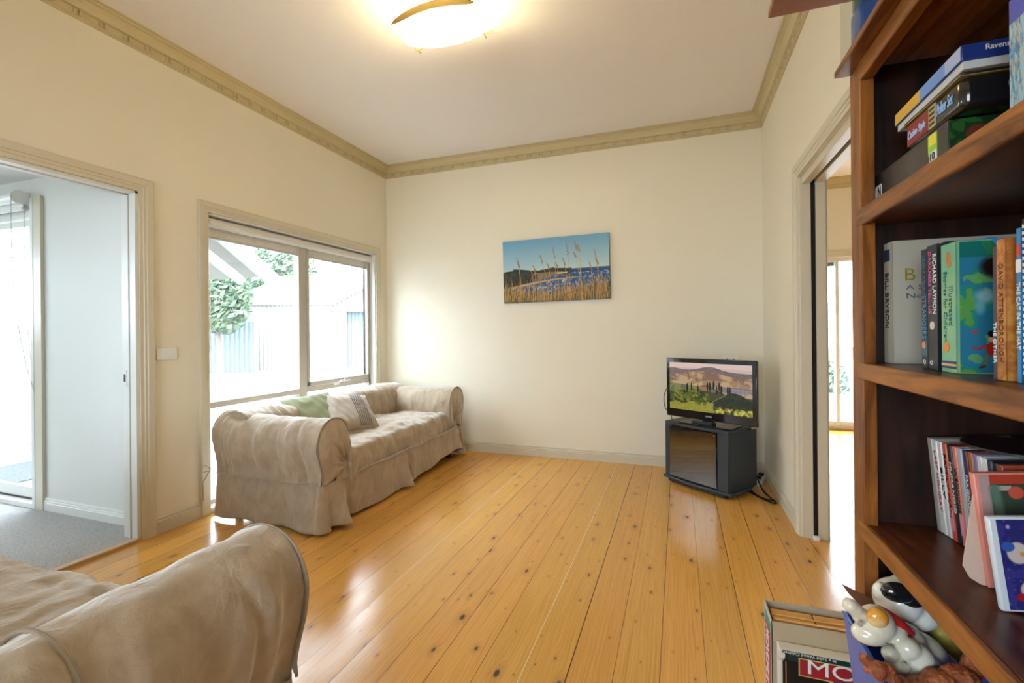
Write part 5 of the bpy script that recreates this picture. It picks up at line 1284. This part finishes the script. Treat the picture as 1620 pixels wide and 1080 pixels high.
# ================================================================== OUTSIDE
M_gr = mat('dry_lawn', (.26, .245, .19), .95, var=(.8, .6, (.22, .21, .16)), bump=(20, .3, .02))
S(box('floor_outside_ground', -45, 25, -12, 45, -.40, -.24, M_gr))
def deck_mat():
    return mat('weathered_deck', (.34, .31, .29), .6, var=(5, .5, (.28, .25, .24)), stretch=(1, 6, 1))
dkm = deck_mat()
dk = tag(empty('deck', (-5.2, 3.6, -.24)), 'weathered timber deck outside the sliding door and window', 'deck')
for k in range(28):
    yv = LR_Y+.13+k*.112
    MB().box(-2.0, 2.04, yv-3.6, yv-3.6+.104, .14, .165).build('deck_board', dkm, dk)
MB().box(-1.95, 2.0, -1.45, 1.6, .0, .138).build('deck_frame', mat('deck_joist', (.10, .08, .06), .8), dk)
mt_ = tag(box('doormat', -6.25, -5.45, 2.42, 2.92, -.074, -.062, mat('grey_doormat', (.085, .10, .115), .95, var=(60, .9, (.05, .06, .07)), bump=(200, .8, .004)), None, .003), 'dark grey doormat lying on the deck outside the sliding door', 'doormat')
# weatherboard wing seen through the sliding door
M_wb = mat('weatherboard_paint', (.40, .40, .40), .5)
wbm = MB()
for k in range(24):
    z_ = -.2+k*.145
    n_ = len(wbm.v); xw = -7.22
    wbm.v += [(xw, 1.2, z_), (xw, 4.9, z_), (xw+.028, 1.2, z_), (xw+.028, 4.9, z_), (xw+.010, 1.2, z_+.145), (xw+.010, 4.9, z_+.145)]
    wbm.f += [(n_, n_+1, n_+3, n_+2), (n_+2, n_+3, n_+5, n_+4)]
wbm.box(-7.40, -7.22, 1.2, 4.9, -.24, 3.3)
S(wbm.build('wall_weatherboard', M_wb))
# verandah: two rafters and its roof sheet
M_ra = mat('white_rafter', (.30, .30, .30), .5)
vr = tag(empty('verandah_roof', (-5.2, 4.6, 2.3)), 'white verandah roof edge with sloping rafters outside the window', 'verandah')
def beam(p, q, wdt, hgt, name, m):
    p = Vector(p)-vr.location; q = Vector(q)-vr.location; d = (q-p); L_ = d.length/2; d.normalize(); s_ = Vector((-d.y, d.x, 0)).normalized(); u_ = s_.cross(d)
    MB().obox((p+q)/2, d*L_, s_*wdt/2, u_*hgt/2).build(name, m, vr, bevel=.004)
beam(atd(5.0, 318, 340), atd(6.6, 442, 452), .06, .20, 'rafter', M_ra)
beam(atd(5.6, 322, 398), atd(6.6, 382, 444), .05, .12, 'rafter', M_ra)
r1, r2, r3, r4 = atd(5.0, 250, 330), atd(5.3, 330, 352), atd(6.9, 412, 438), atd(7.3, 300, 444)
m_ = MB(); m_.v = [tuple(p-vr.location) for p in (r1, r2, r3, r4)]; m_.v += [(v[0], v[1], v[2]+.03) for v in m_.v[:4]]
m_.f = [(0, 1, 2, 3), (7, 6, 5, 4), (0, 4, 5, 1), (1, 5, 6, 2), (2, 6, 7, 3), (3, 7, 4, 0)]
m_.build('roof_lining', mat('verandah_lining', (.17, .165, .16), .6), vr)
MB().cyl((-1.9, -.3, -2.54), (-1.9, -.3, .2), .05, 10).build('post', M_ra, vr)
# corrugated shed
M_shed = mat('pale_corrugated_iron', (.25, .25, .26), .5, var=(2, .5, (.21, .21, .22)), stretch=(6, 6, .6)); M_rust = mat('faded_rusty_roof', (.27, .21, .165), .6, var=(1.3, .8, (.20, .14, .105)))
def corr(P, Q, z0a, z1a, z0b, z1b, amp=.03, pitch=.16):
    """corrugated sheet between plan points P and Q"""
    P = Vector((P[0], P[1], 0)); Q = Vector((Q[0], Q[1], 0)); d = Q-P; L_ = d.length; d.normalize(); nn = Vector((-d.y, d.x, 0)); n = max(8, int(L_/pitch*4)); m_ = MB()
    for i in range(n+1):
        f = i/n; p = P+d*L_*f+nn*amp*math.sin(f*L_/pitch*2*PI); m_.v += [(p.x, p.y, z0a+(z0b-z0a)*f), (p.x, p.y, z1a+(z1b-z1a)*f)]
    for i in range(n): m_.f.append((2*i, 2*i+2, 2*i+3, 2*i+1))
    return m_
sh = tag(empty('shed', (-13, 16, -.24)), 'pale corrugated iron shed with a faded rusty roof across the yard', 'shed')
Dd_ = 19.0
cL = atd(Dd_, 352, 560); cC = atd(Dd_, 519, 560); g_ = Vector((.52, .85, 0)).normalized()
eave = atd(Dd_, 519, 481).z; zg = -.24
gw = 4.6; cR = cC+g_*gw; apex = eave+1.35
def shp(name, m_, mt_): 
    m_.v = [(x+13, y-16, z+.24) for x, y, z in m_.v]; o_ = m_.build(name, mt_, sh); md = o_.modifiers.new('t', 'SOLIDIFY'); md.thickness = .02; return o_
shp('side_wall', corr(cL, cC, zg, eave, zg, eave), M_shed)
dw0, dw1, dh = .75, 3.6, eave-.25
shp('gable_wall', corr(cC, cC+g_*dw0, zg, eave, zg, eave+apex*0+1.35*dw0/(gw/2)), M_shed)
shp('gable_wall', corr(cC+g_*dw1, cR, zg, eave+1.35*(gw-dw1)/(gw/2), zg, eave), M_shed)
shp('gable_top', corr(cC+g_*dw0, cC+g_*gw/2, dh, eave+1.35*dw0/(gw/2), dh, apex), M_shed)
shp('gable_top', corr(cC+g_*gw/2, cC+g_*dw1, dh, apex, dh, eave+1.35*(gw-dw1)/(gw/2)), M_shed)
bkv = (cL-cC); bkv.z = 0
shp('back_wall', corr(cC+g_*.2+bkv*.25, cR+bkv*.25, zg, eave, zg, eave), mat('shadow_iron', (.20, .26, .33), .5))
rf = MB(); ov = .35; e0 = cC-bkv.normalized()*ov-g_*.15; e1 = cL-g_*.15; rr0 = cC-bkv.normalized()*ov+g_*gw/2; rr1 = cL+g_*gw/2
rf.v = [(e0.x, e0.y, eave-.02), (e1.x, e1.y, eave-.02), (rr1.x, rr1.y, apex), (rr0.x, rr0.y, apex)]; e2 = cR-bkv.normalized()*ov; e3 = cL+g_*gw
rf.v += [(e2.x, e2.y, eave-.02), (e3.x, e3.y, eave-.02)]; rf.f = [(0, 1, 2, 3), (3, 2, 5, 4)]
shp('roof', rf, M_rust)
bg_ = MB(); a0 = cC+g_*.02; a1 = cC+g_*(gw-.02); off = -bkv.normalized()*.06
bg_.obox((a0+a1)/2+off+Vector((0, 0, dh+.05-((a0+a1)/2).z)), g_*gw/2, (off.x, off.y, 0), (0, 0, .07)); shp('door_beam', bg_, M_ra)
# fence, trees
fe = tag(empty('fence', (-16, 12, -.24)), 'blue-grey corrugated fence behind the lawn, left of the shed', 'fence')
fa_ = atd(17.5, 300, 560); fb_ = atd(18.2, 405, 560)
ft = atd(17.5, 352, 508).z
m_ = corr(fa_, fb_, zg, ft, zg, ft); m_.v = [(x+16, y-12, z+.24) for x, y, z in m_.v]; o_ = m_.build('fence_sheet', mat('blue_grey_iron', (.14, .18, .225), .5), fe); o_.modifiers.new('t', 'SOLIDIFY').thickness = .02
pst = MB().cyl(Vector((fb_.x+16, fb_.y-12, 0)), Vector((fb_.x+16, fb_.y-12, ft+.5)), .08, 10); pst.build('post', M_ra, fe)
M_leaf = mat('pale_foliage', (.15, .20, .125), .7, var=(3, .8, (.09, .135, .09)))
def tree(label, base, crown_c, R, n, seed, name='tree'):
    rs = random.Random(seed); root = tag(empty(name, base), label, 'tree' if name == 'tree' else 'shrub'); m_ = MB()
    cc_ = Vector(crown_c)-Vector(base)
    for k in range(n):
        while True:
            p = Vector((rs.uniform(-1, 1), rs.uniform(-1, 1), rs.uniform(-1, 1)))
            if .35 < p.length < 1: break
        c_ = cc_+Vector((p.x*R[0], p.y*R[1], p.z*R[2])); q = Vector((rs.uniform(-1, 1), rs.uniform(-1, 1), rs.uniform(-1, 1))).normalized(); s = q.orthogonal().normalized(); u_ = q.cross(s); sz = R[3]*rs.uniform(.6, 1.3); k0 = len(m_.v)
        m_.v += [tuple(c_-s*sz), tuple(c_+u_*sz*.45), tuple(c_+s*sz), tuple(c_-u_*sz*.45)]; m_.f.append((k0, k0+1, k0+2, k0+3))
    o_ = mesh_obj('foliage', m_.v, m_.f, M_leaf, root)
    MB().cyl((0, 0, 0), cc_, .12*R[0]/1.5, 8, .05).build('trunk', mat('bark', (.14, .11, .09), .9), root)
    return root
tc_ = atd(16.5, 345, 470); tree('green bushy tree behind the fence at the left of the window view', (tc_.x, tc_.y, zg), tc_, (1.1, 1.1, 1.35, .13), 2600, 1)
tc_ = atd(30, 440, 425); tree('tall pale tree above the shed roof in the window view', (tc_.x, tc_.y, zg), tc_, (2.3, 2.3, 1.7, .20), 2600, 2)
tc_ = atd(22.5, 395, 452); tree('low dark tree between the verandah rafter and the shed roof', (tc_.x, tc_.y, zg), tc_, (1.4, 1.2, .5, .16), 900, 5)
ch_ = tag(empty('garden_chair', (atd(12.5, 575, 575).x, atd(12.5, 575, 575).y, -.24)), 'grey garden chair half seen at the right edge of the window', 'chair')
mch = mat('grey_chair', (.13, .16, .19), .5)
MB().obox((0, 0, .42), (.28, 0, 0), (0, .25, 0), (0, 0, .02)).build('seat', mch, ch_, bevel=.01)
MB().obox((0, .28, .75), (.28, 0, 0), (0, .06, .33), (0, .02, -.003)).build('backrest', mch, ch_, bevel=.01)
for sx_ in (-.25, .25):
    for sy_ in (-.22, .22): MB().cyl((sx_, sy_, 0), (sx_, sy_, .42), .018, 8).build('leg', mch, ch_)
# garden seen through the right room's door
sp_ = atd(9.5, 1313, 612); tree('green shrub outside the far sliding door of the next room', (sp_.x, sp_.y, -.24), sp_, (.35, .35, .55, .06), 900, 9, 'shrub')
pp_ = atd(9.5, 1340, 560); po = tag(empty('verandah_post', (pp_.x, pp_.y, -.24)), 'pale square verandah post outside the far sliding door', 'post')
MB().box(-.07, .07, -.07, .07, 0, 2.9).build('post', M_ra, po, bevel=.005)
pv2 = S(box('floor_patio', .5, 5, RR_Y+.12, RR_Y+5, -.24, -.06, mat('pale_paving', (.25, .245, .235), .7)))
